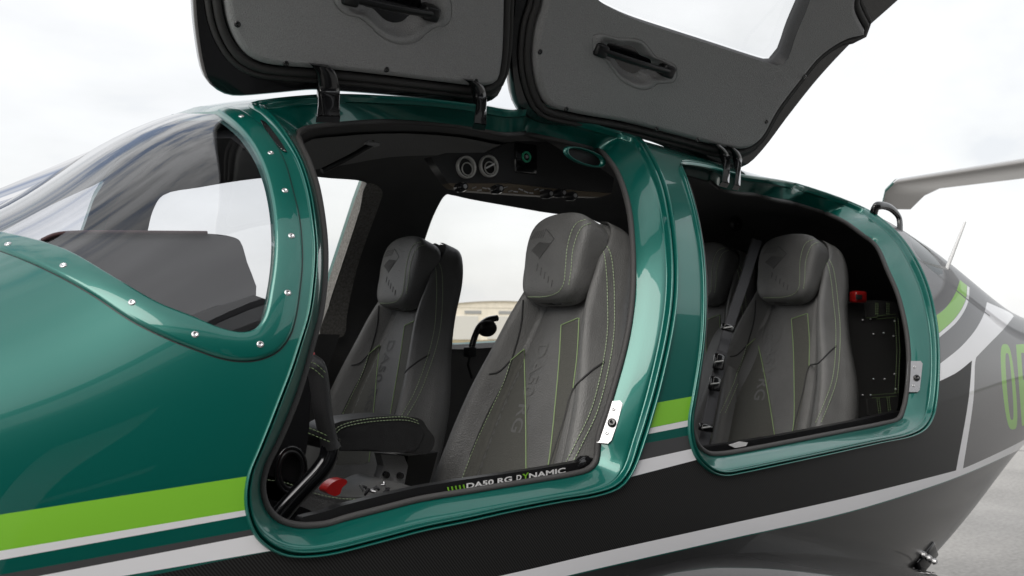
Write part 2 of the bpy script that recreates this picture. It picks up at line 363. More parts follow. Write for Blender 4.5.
g = MB(); g.add([(-160, -90, .004), (160, -90, .004), (160, 62, .004), (-160, 62, .004)], [(0, 1, 2, 3)], 'concrete'); tag(g.build('apron'), kind='structure')
g = MB()
for k in range(-20, 21): g.add([(k * 7.5 + 2.9, -90, .008), (k * 7.5 + 2.93, -90, .008), (k * 7.5 + 2.93, 62, .008), (k * 7.5 + 2.9, 62, .008)], [(0, 1, 2, 3)], 'tar')
tag(g.build('apron_joints'), kind='structure')

# ---------------------------------------------------------------- the aircraft
plane = link('light_aircraft', None); tag(plane, 'green black and silver light aircraft with its gull-wing doors standing open', 'aircraft')

# outlines read off the photograph (pixels); each gets its place on the hull by line of sight
W_PX = [(0, 233), (33, 240), (67, 251), (111, 276), (156, 302), (191, 316), (219, 328), (239, 332.5), (253, 330), (261, 321.5), (265.5, 310), (269.5, 289), (272.5, 269), (274, 250), (274, 230), (272, 207), (266, 178), (257, 155), (244, 135), (231, 122), (217, 112)]
GROOVE_PX = [(-40, 240), (0, 251), (44, 269), (89, 293), (133, 322), (170, 340), (200, 351.5), (219, 358), (239, 361.5), (259, 360), (278, 351.5), (290, 336), (296, 316), (300, 289), (302, 268), (302, 245), (299, 216), (293, 191), (285.5, 164), (275.5, 144.5), (260, 125), (244, 113), (233, 108)]
RIVETS = [(7.5, 247), (62.7, 268), (131, 304.5), (194, 336), (259, 345.7), (286.5, 294.5), (290.4, 238), (284, 193), (270, 155.5), (241, 119)]
FO = dict(
    top=[(248, 106), (262, 103), (290, 99.5), (330, 97), (380, 98.5), (430, 102), (480, 108), (513, 113), (530, 110.5), (560, 108), (583, 109)],
    right=[(607, 113), (626, 122), (644, 143), (657.6, 166), (666, 186), (672, 211), (676, 240), (678, 270), (677, 300), (673, 330), (667, 360), (660, 390), (653, 415), (647, 435)],
    bottom=[(633, 471), (620, 488), (598, 496.5), (560, 503), (509, 513), (465, 523), (420, 532.5), (376, 544), (329, 555.5), (306, 558)],
    left=[(286, 557), (269, 550), (255, 537.5), (247, 520), (244, 499), (247, 475), (257, 450), (266, 428), (277, 400), (288, 372), (297, 345), (306, 316), (310, 289), (312.5, 250), (309, 215), (305, 191), (296, 163), (286, 145), (274, 128), (260, 113)])
FI = dict(
    top=[(299, 134), (312, 129.5), (336, 127), (380, 124), (419, 124.5), (458, 128), (485.5, 132.5), (505, 136.6), (532, 134), (556, 131.2), (572, 134)],
    right=[(585, 141), (597, 149), (613, 168), (621, 185), (628, 211), (631, 240), (632, 270), (631, 300), (627, 330), (621, 357), (614, 382), (605, 412), (597, 437)],
    bottom=[(594, 462), (586, 470), (572, 474), (540, 479.5), (500, 486), (460, 492.5), (420, 499), (380, 509), (345, 518), (325, 524)],
    left=[(310, 525.5), (298, 525.5), (280, 521), (269, 512), (263, 500), (261, 484), (266, 464), (276, 444), (285, 424), (294, 402), (302, 378), (311, 345), (318, 320), (322, 295), (324, 265), (323, 235), (316, 189), (308, 164), (299, 143)])
RO = dict(
    top=[(679, 166), (700, 166), (740, 176.5), (779, 182), (818, 190.5), (849, 201), (869, 212)],
    right=[(888.5, 226), (906, 245), (919.7, 267), (928, 287), (933, 306), (937, 330), (938.5, 355), (938, 380), (936, 402)],
    bottom=[(933, 416), (925.6, 429), (912, 436.5), (880, 443.5), (824, 456), (780, 465.5), (740, 474), (724, 476.5)],
    left=[(713, 474), (702, 466), (694, 456), (688.5, 438), (688, 419), (692, 395), (697, 365), (700, 340), (701.5, 310), (701, 275), (698, 245), (692, 212), (684, 184)])
RI = dict(
    top=[(682, 175), (706, 180), (722, 191), (740, 195), (755, 196), (770, 200.5), (799, 206), (824, 214), (845, 224)],
    right=[(861, 235.7), (875, 247), (886.5, 272), (896, 294), (902, 316), (906, 339), (907.3, 364), (905.5, 390), (902, 408)],
    bottom=[(897, 419), (880, 424), (850, 430), (824, 435), (780, 443.5), (740, 451), (720, 454)],
    left=[(708, 454), (702, 451), (696, 445), (691, 432), (690.5, 418), (694.5, 395), (699, 365), (702, 340), (703.5, 310), (703, 275), (700, 245), (694, 212), (687, 186)])
def ring_uv(segs, d, n=(46, 46, 46, 70), far=False):
    allp = [p for k in ('top', 'right', 'bottom', 'left') for p in segs[k]]; S = spline(allp, 6, True); out = []; i = 0
    idx = np.cumsum([0] + [len(segs[k]) for k in ('top', 'right', 'bottom', 'left')]) * 6
    S = np.vstack([S, S[:1]])
    for k in range(4): out.append(resample(S[idx[k]:idx[k + 1] + 1], n[k] + 1)[:-1])
    return uv(np.vstack(out), d)
D_IN = .055
O_F, I_F = ring_uv(FO, 0), ring_uv(FI, D_IN)
O_R, I_R = ring_uv(RO, 0), ring_uv(RI, D_IN)
W_P = uv(spline(W_PX, 5), 0)
top_b = [(-.655 - .012 * 0, PI / 2)]
W_U = np.vstack([spline([(-1.335, PI / 2), (-1.31, 1.43), (-1.22, 1.27), tuple(W_P[0])], 5)[:-1], W_P, [(W_P[-1, 0] + .004, PI / 2)]])
W_S = mirror(W_U); W_S[:, 0] -= .05 * np.clip((W_S[:, 1] - 1.75) / .4, 0, 1) * (W_S[:, 0] > -.86)
W_FULL = np.vstack([W_U, W_S[::-1][1:-1]])
FW1_PX = [(134, 282), (140, 255), (147, 233), (153, 210), (163, 195), (200, 187), (255, 178.5), (300, 175.5), (330, 178), (362, 181), (367, 184), (358, 215), (345, 255), (330, 300), (319, 336), (300, 338), (260, 325), (200, 306)]
FW2_PX = [(446, 194.5), (452, 195), (470, 199), (540, 211.5), (600, 223), (608, 240), (604, 290), (598, 330), (585, 341), (560, 344), (500, 347), (452, 349), (435, 346), (420, 335), (414, 300), (418, 265), (426, 236), (436, 210)]
FW1, FW2 = [uv(spline(p, 4, True), D_IN, far=True) for p in (FW1_PX, FW2_PX)]
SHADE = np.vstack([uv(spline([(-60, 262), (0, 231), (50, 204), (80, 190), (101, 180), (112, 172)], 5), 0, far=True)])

def ext(px): return uv(spline(px, 6) if len(px) > 2 else resample(px, 24))
def poly(*runs): return np.vstack([ext(list(r)) for r in runs])
STRIPE_T = ext([(-260, 700), (-60, 672), (200, 634), (400, 597), (520, 571.5), (600, 552.6), (724, 525), (857, 495.5), (956, 470.5), (963, 468.5), (1000, 452), (1024, 440), (1060, 421), (1090, 404)])
STRIPE_B = ext([(-260, 716), (-60, 688), (200, 648), (400, 612), (520, 587), (600, 568), (724, 540), (849, 511.7), (941, 483), (972, 471), (996, 460.5), (1024, 447), (1060, 428), (1090, 410)])
def tail_ext(u): return np.vstack([u, [(max(u[-1][0] + .3, 3.4), u[-1][1] - .05), (5.6, -.35)]])
T_, B_ = tail_ext(STRIPE_T), tail_ext(STRIPE_B)
T_[-1, 1] += .12
BOT = [(5.6, -PI / 2), (-3.3, -PI / 2)]
PAINT = []
ORR = uv(spline(RO['top'][-2:] + RO['right'] + RO['bottom'][:3], 5))
xtop = float(ORR[0, 0]) + .02
PAINT.append(('graphite', np.vstack([[(xtop, PI / 2)], ORR + [(.0, 0)], ext([(925, 432), (940, 450), (956, 471)]), T_[T_[:, 0] > ext([(956, 471), (957, 471)])[0, 0]], [(5.6, PI / 2)]])))
PAINT.append(('carbon', np.vstack([ext([(-260, 620), (0, 596), (147, 576), (220, 561), (270, 551.5)]), ext([(270, 551.5), (330, 545), (450, 510), (560, 495), (629, 477.7)]), ext([(629, 477.7), (694, 460.5)]), ext([(694, 460.5), (740, 440), (880, 410), (937, 382)]),
              ext([(938, 382), (957, 372.3), (972, 360.5)]), ext([(972, 360.5), (968.5, 400), (956, 471)]), STRIPE_T[STRIPE_T[:, 0] < ext([(956, 471), (957, 471)])[0, 0]][::-1]])))
PAINT.append(('belly', np.vstack([B_ - [(0, .004)], BOT])))
PAINT.append(('silver', np.vstack([T_, B_[::-1]])))
PAINT.append(('silver', poly([(939, 364.5), (960.7, 347), (976, 329), (984, 313.7), (987, 302)], [(987, 302), (1011.5, 313.7), (1014, 316.6)], [(1013.5, 316.6), (1003.7, 329), (990, 343), (978, 355.5), (976, 358), (973.4, 400), (963, 468.5)], [(963, 468.5), (956, 471)], [(956, 471), (968.5, 400), (972, 360.5)], [(972, 360.5), (957, 372.3), (938, 382)])))
PAINT.append(('lime', poly([(931, 319), (945, 308.5), (955, 294), (960, 280)], [(960, 280), (967, 285.5)], [(967, 285.5), (965.5, 300), (955, 318), (936, 335.5)])))
PAINT.append(('white', poly([(936, 336), (955, 318.6), (965.6, 301), (967.4, 286)], [(967.4, 286), (969.5, 287.5)], [(969.5, 287.5), (968, 302.5), (958, 320.5), (937, 339.5)])))
# stripes ahead of and between the doors
for m, l, r in (('lime', (514.7, 551), (476.5, 510)), ('white', (551, 560), (510, 515.7)), ('slate', (575, 583), (530.5, 538.5)), ('silver', (583.5, 597), (536.5, 555))):
    L = lambda y0, y1, x: y0 + (y1 - y0) * x / 246.0
    xs = np.linspace(-330, 262 if m != 'silver' else 272, 40)
    a = [(x, L(l[0], r[0], x)) for x in xs]; b = [(x, L(l[1], r[1], x)) for x in xs]
    PAINT.append((m, np.vstack([uv(a), uv(b)[::-1]])))
def quad(m, tl, tr, br, bl): PAINT.append((m, np.vstack([uv(resample([tl, tr], 12)), uv(resample([br, bl], 12))])))
quad('lime', (648, 404.3), (700, 395), (700, 417.6), (640, 430)); quad('white', (640, 430.2), (700, 417.8), (700, 424), (638, 436))
quad('slate', (636, 445), (696, 434), (696, 448), (630, 462.5)); quad('silver', (630, 462.5), (698, 447.5), (700, 459), (620, 479.7))
# registration letters on the tail side (the second one is cut off by the picture's edge)
def ellipse_ring():
    def el(cx0, cy0, cx1, cy1, hw):
        a = np.linspace(0, 2 * PI, 40, endpoint=False); y = (cy0 + cy1) / 2 - np.cos(a) * (cy1 - cy0) / 2; f = (y - cy0) / (cy1 - cy0)
        sx = np.sign(np.sin(a)) * np.abs(np.sin(a)) ** .55
        return np.stack([cx0 + (cx1 - cx0) * f + hw * sx, y], 1)
    return uv(el(1005, 344, 1013, 429.5, 6.6)), uv(el(1007, 353, 1012, 420, 2.7))
EL = ellipse_ring()
PAINT.append(('lime', EL[0])); PAINT.append(('graphite', EL[1]))
PAINT.append(('lime', poly([(1016, 344.5), (1038, 343)], [(1038, 343), (1039, 351)], [(1039, 351), (1021, 353)], [(1021, 353), (1023, 380)], [(1023, 380), (1038, 378)], [(1038, 378), (1039, 387)], [(1039, 387), (1024, 389)], [(1024, 389), (1027, 415)], [(1027, 415), (1042, 411)], [(1042, 411), (1043, 420)], [(1043, 420), (1022, 426)], [(1022, 426), (1016, 344.5)])))
def band(u, hw):
    u = np.array(u); s = u * [1, PHS]; t = np.gradient(s, axis=0); t /= np.linalg.norm(t, axis=1)[:, None]; nn = np.stack([-t[:, 1], t[:, 0]], 1) * hw
    return np.vstack([(s + nn), (s - nn)[::-1]]) / [1, PHS]
PAINT.append(('black', band(uv(spline(GROOVE_PX, 6)), .0013)))
PAINT.append(('black', band(uv(spline([(914, 256), (932, 270), (950, 285), (968, 300), (990, 316)], 6)), .004)))
QW = uv(spline([(910, 234), (918, 239), (929, 250), (938, 262), (943, 273), (938, 274.5), (926, 265), (914, 250)], 5, True))
PAINT.append(('quarter_glass', QW))
MS = []
for n_, _ in PAINT:
    if n_ not in MS: MS.append(n_)
MS = ['green'] + [m for m in MS if m != 'green']
STAR = [m for m in ((n_, mirror(p)) for n_, p in PAINT[:4])]
v, f = cdt([p for _, p in PAINT] + [p for _, p in STAR] + [O_F, O_R, W_FULL, FW1, FW2, np.vstack([SHADE, mirror(SHADE)[::-1] * 0 + SHADE[::-1] + [(0, .0)]])[:len(SHADE)] if False else O_F], -3.3, 5.6, -PI / 2, 1.5 * PI, .036)
cen = v[f].mean(1); cls = np.zeros(len(f), int)
for n_, p in PAINT + STAR: cls[inside(p, cen)] = MS.index(n_)
hole = inside(O_F, cen) | inside(O_R, cen) | inside(W_FULL, cen) | inside(FW1, cen) | inside(FW2, cen)
fus = skin('fuselage', v, f[~hole], cls[~hole], MS, plane)
# glazing
def glaze(name, P, m, d=.003, bands=()):
    a, b = P.min(0), P.max(0); v2, f2 = cdt([P] + [q for _, q in bands], a[0], b[0], a[1], b[1], .03); c2 = v2[f2].mean(1); k = inside(P, c2)
    cl = np.zeros(len(f2), int)
    for j, (_, q) in enumerate(bands): cl[inside(q, c2)] = j + 1
    return skin(name, v2, f2[k], cl[k], [m] + [q for q, _ in bands], plane, d)
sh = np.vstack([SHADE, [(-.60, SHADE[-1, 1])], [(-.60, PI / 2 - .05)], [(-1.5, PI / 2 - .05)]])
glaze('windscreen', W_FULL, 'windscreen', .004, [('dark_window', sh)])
glaze('cabin_window', FW1, 'window'); glaze('cabin_window', FW2, 'window')
# inner lining
I_W = inset(W_FULL * [1, PHS], -.034) / [1, PHS]
v, f = cdt([I_F, I_R, I_W, FW1, FW2], -1.5, 2.05, -1.05, PI + 1.05, .05)
cen = v[f].mean(1); hole = inside(I_F, cen) | inside(I_R, cen) | inside(I_W, cen) | inside(FW1, cen) | inside(FW2, cen)
lin = skin('cabin_lining', v, f[~hole], np.zeros((~hole).sum(), int), ['lining'], plane, D_IN)
# reveals joining skin and lining
def reveal(name, Ou, Iu, prof, m, parent=None, strips=None):
    P = []
    for k, d in prof:
        u = Ou * (1 - k) + Iu * k; P.append(hull(u[:, 0], u[:, 1], d))
    b = MB(); b.grid(np.array(P), m, cv=True)
    o = b.build(name, parent or plane); return o
JP = [(0, .0), (.015, -.004), (.045, -.0065), (.075, -.004), (.09, .002), (.105, .009), (.125, .011), (.145, .006), (.165, -.001), (.20, -.003), (.235, .001), (.255, .009), (.275, .0125), (.30, .0125), (.33, .0135), (.40, .017), (.5, .0225), (.62, .029), (.74, .036), (.84, .043), (.92, .0485), (1, .055)]
jf = reveal('door_frame', O_F, I_F, JP, 'green'); jr = reveal('door_frame', O_R, I_R, JP, 'green')
def smooth_res(u, n): return resample(u * [1, PHS], n, True) / [1, PHS]
for P, m in ((W_FULL, 'green'), (FW1, 'green'), (FW2, 'green')):
    q = P; wf = reveal('window_frame', q, q, [(0, -.0015), (.5, .006), (1, .014)], m)
    if P is not W_FULL: reveal('window_lining', q, q, [(0, .014), (1, D_IN + .001)], 'fabric' if P is FW1 else 'lining', wf)
# rubber seals
def seal(Iu, r):
    b = MB(); P = hull(Iu[:, 0], Iu[:, 1], D_IN - .004); b.tube(P, r, 'seal', 10, closed=True); return b.build('door_seal', plane)
seal(I_F, .0062); seal(I_R, .0062)
# raised retaining band round the windscreen
wa = resample(W_P * [1, PHS], 150) / [1, PHS]; gv = uv(spline([p for p in GROOVE_PX if p[0] > -30], 6)); gb = resample(gv * [1, PHS], 150) / [1, PHS]
b = MB(); b.grid(np.array([hull((wa * (1 - k) + gb * k)[:, 0], (wa * (1 - k) + gb * k)[:, 1], d) for k, d in ((0, .004), (.01, -.002), (.05, -.0042), (.12, -.005), (.5, -.0053), (.88, -.005), (.94, -.0042), (.98, -.002), (.985, .002))]), 'green'); b.build('windscreen_band', plane)
b = MB(); bvh0 = BVHTree.FromPolygons([v.co for v in fus.data.vertices], [list(p.vertices) for p in fus.data.polygons])
LATCH0 = [(260, 119.5), (265, 121), (270, 127), (277, 136), (283, 145), (287, 152), (282, 150), (274, 142), (265, 129)]
# windscreen screws
for p in RIVETS:
    b = MB()
    u = uv([p])[0]; c = hull(u[0], u[1], -.005); n = hull_n(u[0], u[1]); a = np.cross(n, (0, 0, 1)); a /= np.linalg.norm(a); e = np.cross(n, a)
    R = [[c + n * h + r * (math.cos(t) * a + math.sin(t) * e) for t in np.linspace(0, 2 * PI, 16, endpoint=False)] for r, h in ((.0054, 0), (.005, .0012), (.0027, .0017), (.0019, .0006), (.0004, .0006))]
    b.grid(np.array(R), 'metal', cv=True); b.build('screw', plane)
# ---------------------------------------------------------------- open gull-wing doors
class DoorForm:
    """door shell stood up on its hinge line: x along the aircraft, s metres up from the hinge"""
    def __init__(s, z0, slope, x0, y0=-.25, a0=66, a1=8, L=1.15):
        s.z0, s.sl, s.x0 = z0, slope, x0
        S = np.linspace(-.25, 1.4, 331); th = np.radians(np.where(S < 0, a0, a0 + (a1 - a0) * np.clip(S / L, 0, 1.2)))
        ds = S[1] - S[0]; y = np.concatenate([[0], np.cumsum(-np.cos((th[1:] + th[:-1]) / 2) * ds)]); z = np.concatenate([[0], np.cumsum(np.sin((th[1:] + th[:-1]) / 2) * ds)])
        i0 = np.argmin(abs(S)); s.S, s.Y, s.Z, s.TH = S, y - y[i0] + y0, z - z[i0], th
    def at(s, x, q, off=0.):
        x = np.asarray(x, float); q = np.asarray(q, float); th = np.interp(q, s.S, s.TH)
        return np.stack([x, np.interp(q, s.S, s.Y) - off * np.sin(th), np.interp(q, s.S, s.Z) + s.z0 + s.sl * (x - s.x0) - off * np.cos(th)], -1)
    def n(s, q):
        th = np.interp(q, s.S, s.TH); return np.stack([0 * th, -np.sin(th), -np.cos(th)], -1)
    def uv(s, px):
        out = []
        for D in rays(px):
            x = s.x0
            for _ in range(12):
                zz = s.Z + s.z0 + s.sl * (x - s.x0); g = (zz - CAM[2]) * D[1] - (s.Y - CAM[1]) * D[2]
                k = np.where(g[:-1] * g[1:] <= 0)[0]; k = k[0] if len(k) else len(s.S) - 2
                a = g[k] / (g[k] - g[k + 1] + 1e-15); a = min(max(a, 0), 1); q = s.S[k] + a * (s.S[k + 1] - s.S[k])
                t = (np.interp(q, s.S, s.Y) - CAM[1]) / D[1]; x = CAM[0] + t * D[0]
            out.append((x, q))
        return np.array(out)
def sheet(b, F, out, holes, off, m, step=.05):
    """curved sheet over an (x, s) outline"""
    lo, hi = out.min(0), out.max(0); V = [Vector((x, y)) for x in np.arange(lo[0], hi[0], step) for y in np.arange(lo[1], hi[1], step)]; E = []
    for P in [out] + list(holes):
        k = len(V); V += [Vector((float(p[0]), float(p[1]))) for p in P]; E += [(k + i, k + (i + 1) % len(P)) for i in range(len(P))]
    r = delaunay_2d_cdt(V, E, [], 0, 1e-6); v = np.array([(q.x, q.y) for q in r[0]]); f = np.array(r[2]); c = v[f].mean(1); k = inside(out, c)
    for h in holes: k &= ~inside(h, c)
    b.add(F.at(v[:, 0], v[:, 1], off), f[k], m)
def rim(b, F, rings, m):
    b.grid(np.array([F.at(P[:, 0], P[:, 1], o) for P, o in rings]), m, cv=True)
def make_door(F, out_px, panel_px, recess_px, win_px, handle_px, label):
    out = resample(F.uv(spline(out_px, 6, True)), 170, True); pan = resample(F.uv(spline(panel_px, 6, True)), 170, True); rec = resample(F.uv(spline(recess_px, 5, True)), 90, True)
    win = resample(F.uv(spline(win_px, 5, True)), 90, True) if win_px else None
    wo = [inset(win, -.012)] if win_px else []
    b = MB(); sheet(b, F, out, wo, 0, 'gloss_black'); sheet(b, F, inset(out, .004), wo, -.035, 'green'); rim(b, F, [(out, 0), (inset(out, -.003), -.006), (inset(out, -.002), -.028), (inset(out, .004), -.035)], 'gloss_black')
    door = b.build('gullwing_door', plane); door['label'] = label
    # raised trim panel with its recess for the pull handle
    b = MB(); hol = [rec] + ([win] if win_px else []); pi = inset(pan, .012)
    sheet(b, F, pi, hol, .026, 'panel'); rim(b, F, [(pan, .0), (pan, .014), (inset(pan, .002), .020), (inset(pan, .006), .0245), (pi, .026)], 'panel')
    b.build('door_panel', door)
    b = MB(); c = rec.mean(0)
    sc = lambda k: c + (rec - c) * k
    rim(b, F, [(rec, .026), (inset(rec, .0012), .0225), (inset(rec, .0024), .026), (sc(.86), .0255), (sc(.80), .022), (sc(.66), .006), (sc(.45), -.003), (sc(.2), -.006), (sc(.02), -.006)], 'panel')
    b.build('handle_recess', door)
    for w_, o_, r_ in ((.5, .008, .0085), (.85, .004, .006)):
        b = MB(); mid = resample(out * (1 - w_ * .0), 170, True); q = inset(pan, -.012 - .014 * (w_ > .6)); b.tube(F.at(q[:, 0], q[:, 1], o_), r_, 'seal', 8, closed=True); b.build('door_seal', door)
    if win_px:
        b = MB(); sheet(b, F, win, [], -.016, 'window'); b.build('window_pane', door)
        b = MB(); rim(b, F, [(win, .026), (inset(win, -.001), .004), (inset(win, -.004), -.016), (inset(win, -.012), -.034)], 'trim'); b.build('window_frame', door)
    # pull handle: bar on two feet
    h = F.uv(handle_px); b = MB(); K = 14; q = resample(h, K); lift = .028 + .010 * np.sin(np.linspace(0, PI, K))
    Pq = np.array([F.at(a[0], a[1], l) for a, l in zip(q, lift)]); b.tube(Pq, [.0105] * K, 'black', 10, flatten=.7)
    for e in (0, -1):
        T = Pq[1] - Pq[0]; T /= np.linalg.norm(T); nn = F.n(h[e][1]); B = np.cross(T, nn); R = np.stack([T, B, nn], 1)
        b.box(F.at(h[e][0], h[e][1], .020), (.034, .030, .034), 'black', R, .006)
    b.build('pull_handle', door)
    return door, out, pan
DF = DoorForm(1.885, .085, -.8); DR = DoorForm(1.945, -.075, -.1)
FD_OUT = [(196, 0), (199, 35), (205.5, 71), (210, 81), (217, 88), (226, 93), (236, 95), (279, 92), (314, 89), (341, 90.5), (380, 93.5), (446, 100), (472, 103), (487, 102), (497, 96.5), (503, 84), (506, 60), (508, 0), (511, -130), (511, -300), (500, -340), (470, -352), (360, -360), (240, -365), (205, -345), (194, -300), (192, -150)]
FD_PAN = [(222, 0), (228, 27), (239, 47), (248, 55), (262, 61), (279, 63.5), (330, 67.5), (377, 72.5), (446, 81), (478, 84), (492, 79), (497, 62), (500, 0), (501, -130), (498, -280), (480, -305), (360, -318), (250, -318), (225, -290), (218, -150)]
FD_REC = [(328, -6), (334, 6), (342, 11), (354, 14), (364, 22), (374, 32), (385, 38.5), (398, 41), (412, 38), (422, 29), (430, 24), (440, 22), (445, 16), (446, -2), (440, -12), (424, -16), (408, -30), (388, -38), (368, -32), (356, -22), (340, -18)]
FD_HAN = [(345, -7), (425, 9)]
RD_OUT = [(516, 0), (512, 40), (513, 72), (517, 98), (524, 112), (540, 122), (580, 127), (652, 141), (697, 160.5), (716, 166.5), (736, 168.5), (748, 164), (764, 148), (788, 116), (820, 76), (860, 34), (900, -2), (985, -85), (1010, -125), (1000, -150), (960, -168), (760, -250), (560, -318), (530, -320), (521, -290), (518, -150)]
RD_PAN = [(540, 0), (533, 24), (530, 58), (535, 86), (544, 103), (570, 111), (620, 120), (676, 134), (724, 146), (742, 146), (756, 136), (772, 108), (796, 76), (816, 52), (840, 36), (861, 29), (856, 18), (850, 0), (870, -60), (850, -110), (760, -190), (640, -240), (560, -270), (545, -250), (541, -130)]
RD_REC = [(587, 31), (592, 29), (601, 30), (612, 33), (622, 33), (636, 36), (644, 44), (650, 52), (660, 56), (669, 61), (671, 68), (668, 78), (660, 80), (652, 80), (645, 85), (636, 87), (622, 82), (612, 75), (604, 64), (598, 56), (588, 51)]
RD_HAN = [(594, 46), (661, 67)]
RD_WIN = [(596, -2), (614, 8), (632, 16), (674, 30), (716, 43.5), (748, 54), (768, 60), (776, 61), (781, 56), (790, 30), (803, -2), (818, -60), (800, -110), (740, -150), (640, -190), (590, -190), (572, -150), (574, -60), (580, -20)]
d1, d1o, d1p = make_door(DF, FD_OUT, FD_PAN, FD_REC, None, FD_HAN, 'front gull-wing door lined in grey mesh panel')
d2, d2o, d2p = make_door(DR, RD_OUT, RD_PAN, RD_REC, RD_WIN, RD_HAN, 'rear gull-wing door lined in grey panel with a window')
def ribbon(name, L, R, ys, parent, th=.006, m='gloss_black'):
    """strap given by its two edges in view and its distance from the cabin's middle"""
    n = 18; L, R = resample(spline(L, 6), n), resample(spline(R, 6), n); yy = np.interp(np.linspace(0, 1, n), np.linspace(0, 1, len(ys)), ys)
    A = np.array([at([p], 1, y)[0] for p, y in zip(L, yy)]); B = np.array([at([p], 1, y)[0] for p, y in zip(R, yy)])
    T = np.gradient((A + B) / 2, axis=0); nn = np.cross(T, B - A); nn /= np.linalg.norm(nn, axis=1)[:, None]
    if np.dot(nn[n // 2], CAM - A[n // 2]) < 0: nn = -nn
    e = (B - A) * .08
    b = MB(); b.grid(np.array([A + nn * -th, A, A + nn * th * .9, A + e + nn * th * 1.3, B - e + nn * th * 1.3, B + nn * th * .9, B, B - nn * th]), m, cu=True); c = b
    c.add([A[0] - nn[0] * th, A[0] + nn[0] * th, B[0] + nn[0] * th, B[0] - nn[0] * th], [(0, 1, 2, 3)], m); c.add([A[-1] - nn[-1] * th, A[-1] + nn[-1] * th, B[-1] + nn[-1] * th, B[-1] - nn[-1] * th], [(0, 1, 2, 3)], m)
    return c.build(name, parent)
for F, door, spots in ((DF, d1, ((281, 60), (381, 66), (470, 78), (233, 20))), (DR, d2, ((534, 48), (650, 126), (691, 137), (560, 106), (760, 118), (798, 72)))):
    for p in spots:
        q = F.uv([p])[0]; c = F.at(q[0], q[1], .0255); n_ = F.n(q[1]); a = np.array([1., 0, 0]); e = np.cross(n_, a); b = MB()
        b.grid(np.array([[c + n_ * h + r * (math.cos(t) * a + math.sin(t) * e) for t in np.linspace(0, 2 * PI, 14, endpoint=False)] for r, h in ((.0062, 0), (.0055, .002), (.003, .0026), (.002, .0012), (.0004, .0012))]), 'gloss_black', cv=True); b.build('fastener', door)
def arm(door, F, L, R):
    """hinge strap: springs from the roof frame and lies against the open door's trim"""
    C = (resample(spline(L, 6), 9) + resample(spline(R, 6), 9)) / 2; ys = []
    for p in C:
        u = uv([p])[0]; q = F.uv([p])[0]; ys.append(min(float(hull(u[0], u[1], -.014)[1]), float(F.at(q[0], q[1], .034)[1])))
    ys = np.minimum(ys, np.convolve(np.pad(ys, 1, 'edge'), [.25, .5, .25], 'valid')); ribbon('hinge_arm', L, R, list(ys), door)
arm(d1, DF, [(309, 63), (315.5, 70), (318, 82), (318, 96), (317.5, 107), (316, 119.5)], [(329, 66), (335, 72), (338, 84), (339, 98), (339.5, 108), (340, 119.5)])
arm(d1, DF, [(463, 79), (470, 84), (474, 95), (475.5, 105), (474, 115), (473, 126)], [(474, 80), (482, 85), (485, 95), (486, 107), (486, 118), (485.5, 128)])
arm(d2, DR, [(710, 143), (719, 150), (722.5, 160), (722, 172), (720.5, 184)], [(718, 144), (725, 150), (729, 160), (729, 172), (728, 186)])
arm(d2, DR, [(727, 146), (733, 153), (735, 163), (734.5, 175), (733.5, 187)], [(732, 147), (738, 152), (740.5, 160), (740, 175), (739, 188.5)])

# ---------------------------------------------------------------- decals that follow a surface, stitched seams, lettering
def bvh_of(*obs):
    V, F = [], []
    for o in obs:
        M = o.matrix_world if o.parent is None else o.matrix_local; k = len(V); V += [o.matrix_basis @ v.co for v in o.data.vertices]; F += [[i + k for i in p.vertices] for p in o.data.polygons]
    return BVHTree.FromPolygons(V, F)
def hit(bv, px, h=0.):
    out = []
    for D in rays(px):
        r = bv.ray_cast(Vector(CAM), Vector(D).normalized()); out.append(np.array(r[0]) - D * 0 + h * np.array(-Vector(D).normalized()) if r[0] is not None else None)
    last = next((o for o in out if o is not None), CAM + FW * 2)
    for i, o in enumerate(out):
        if o is None: out[i] = last
        last = out[i]
    return np.array(out)
def decal(b, bv, P, h, m, step=3.):
    """plate with thickness h lying on a surface, outline given in view"""
    P = np.asarray(P, float); P = resample(P, max(len(P), 28), True); lo, hi = P.min(0), P.max(0)
    V = [Vector((x, y)) for x in np.arange(lo[0], hi[0], step) for y in np.arange(lo[1], hi[1], step)]; k = len(V); V += [Vector(p.tolist()) for p in P]
    r = delaunay_2d_cdt(V, [(k + i, k + (i + 1) % len(P)) for i in range(len(P))], [], 0, 1e-6); v = np.array([(q.x, q.y) for q in r[0]]); f = np.array(r[2]); f = f[inside(P, v[f].mean(1))]
    b.add(hit(bv, v, h), f, m); A, B = hit(bv, P, -.002), hit(bv, P, h); b.grid(np.array([A, B]), m, cv=True)
def stitch(b, pts, m='thread', L=.0058, gap=.0018, r=.0011):
    """row of separate thread stitches along a 3-D line"""
    d = np.concatenate([[0], np.cumsum(np.linalg.norm(np.diff(pts, axis=0), axis=1))]); s = 0
    ip = lambda x: np.array([np.interp(x, d, pts[:, k]) for k in range(3)])
    while s + L < d[-1]:
        a, c = ip(s), ip(s + L); t = (c - a) / (np.linalg.norm(c - a) + 1e-9); u = np.cross(t, (.3, .5, .8)); u /= np.linalg.norm(u); w = np.cross(t, u); M_ = (a + c) / 2
        ring = lambda p, k: [p + k * r * (math.cos(q) * u + math.sin(q) * w) for q in (0, PI / 2, PI, 1.5 * PI)]
        b.grid(np.array([ring(a, .5), ring(M_, 1.), ring(c, .5)]), m, cv=True); s += L + gap
_txt = {}
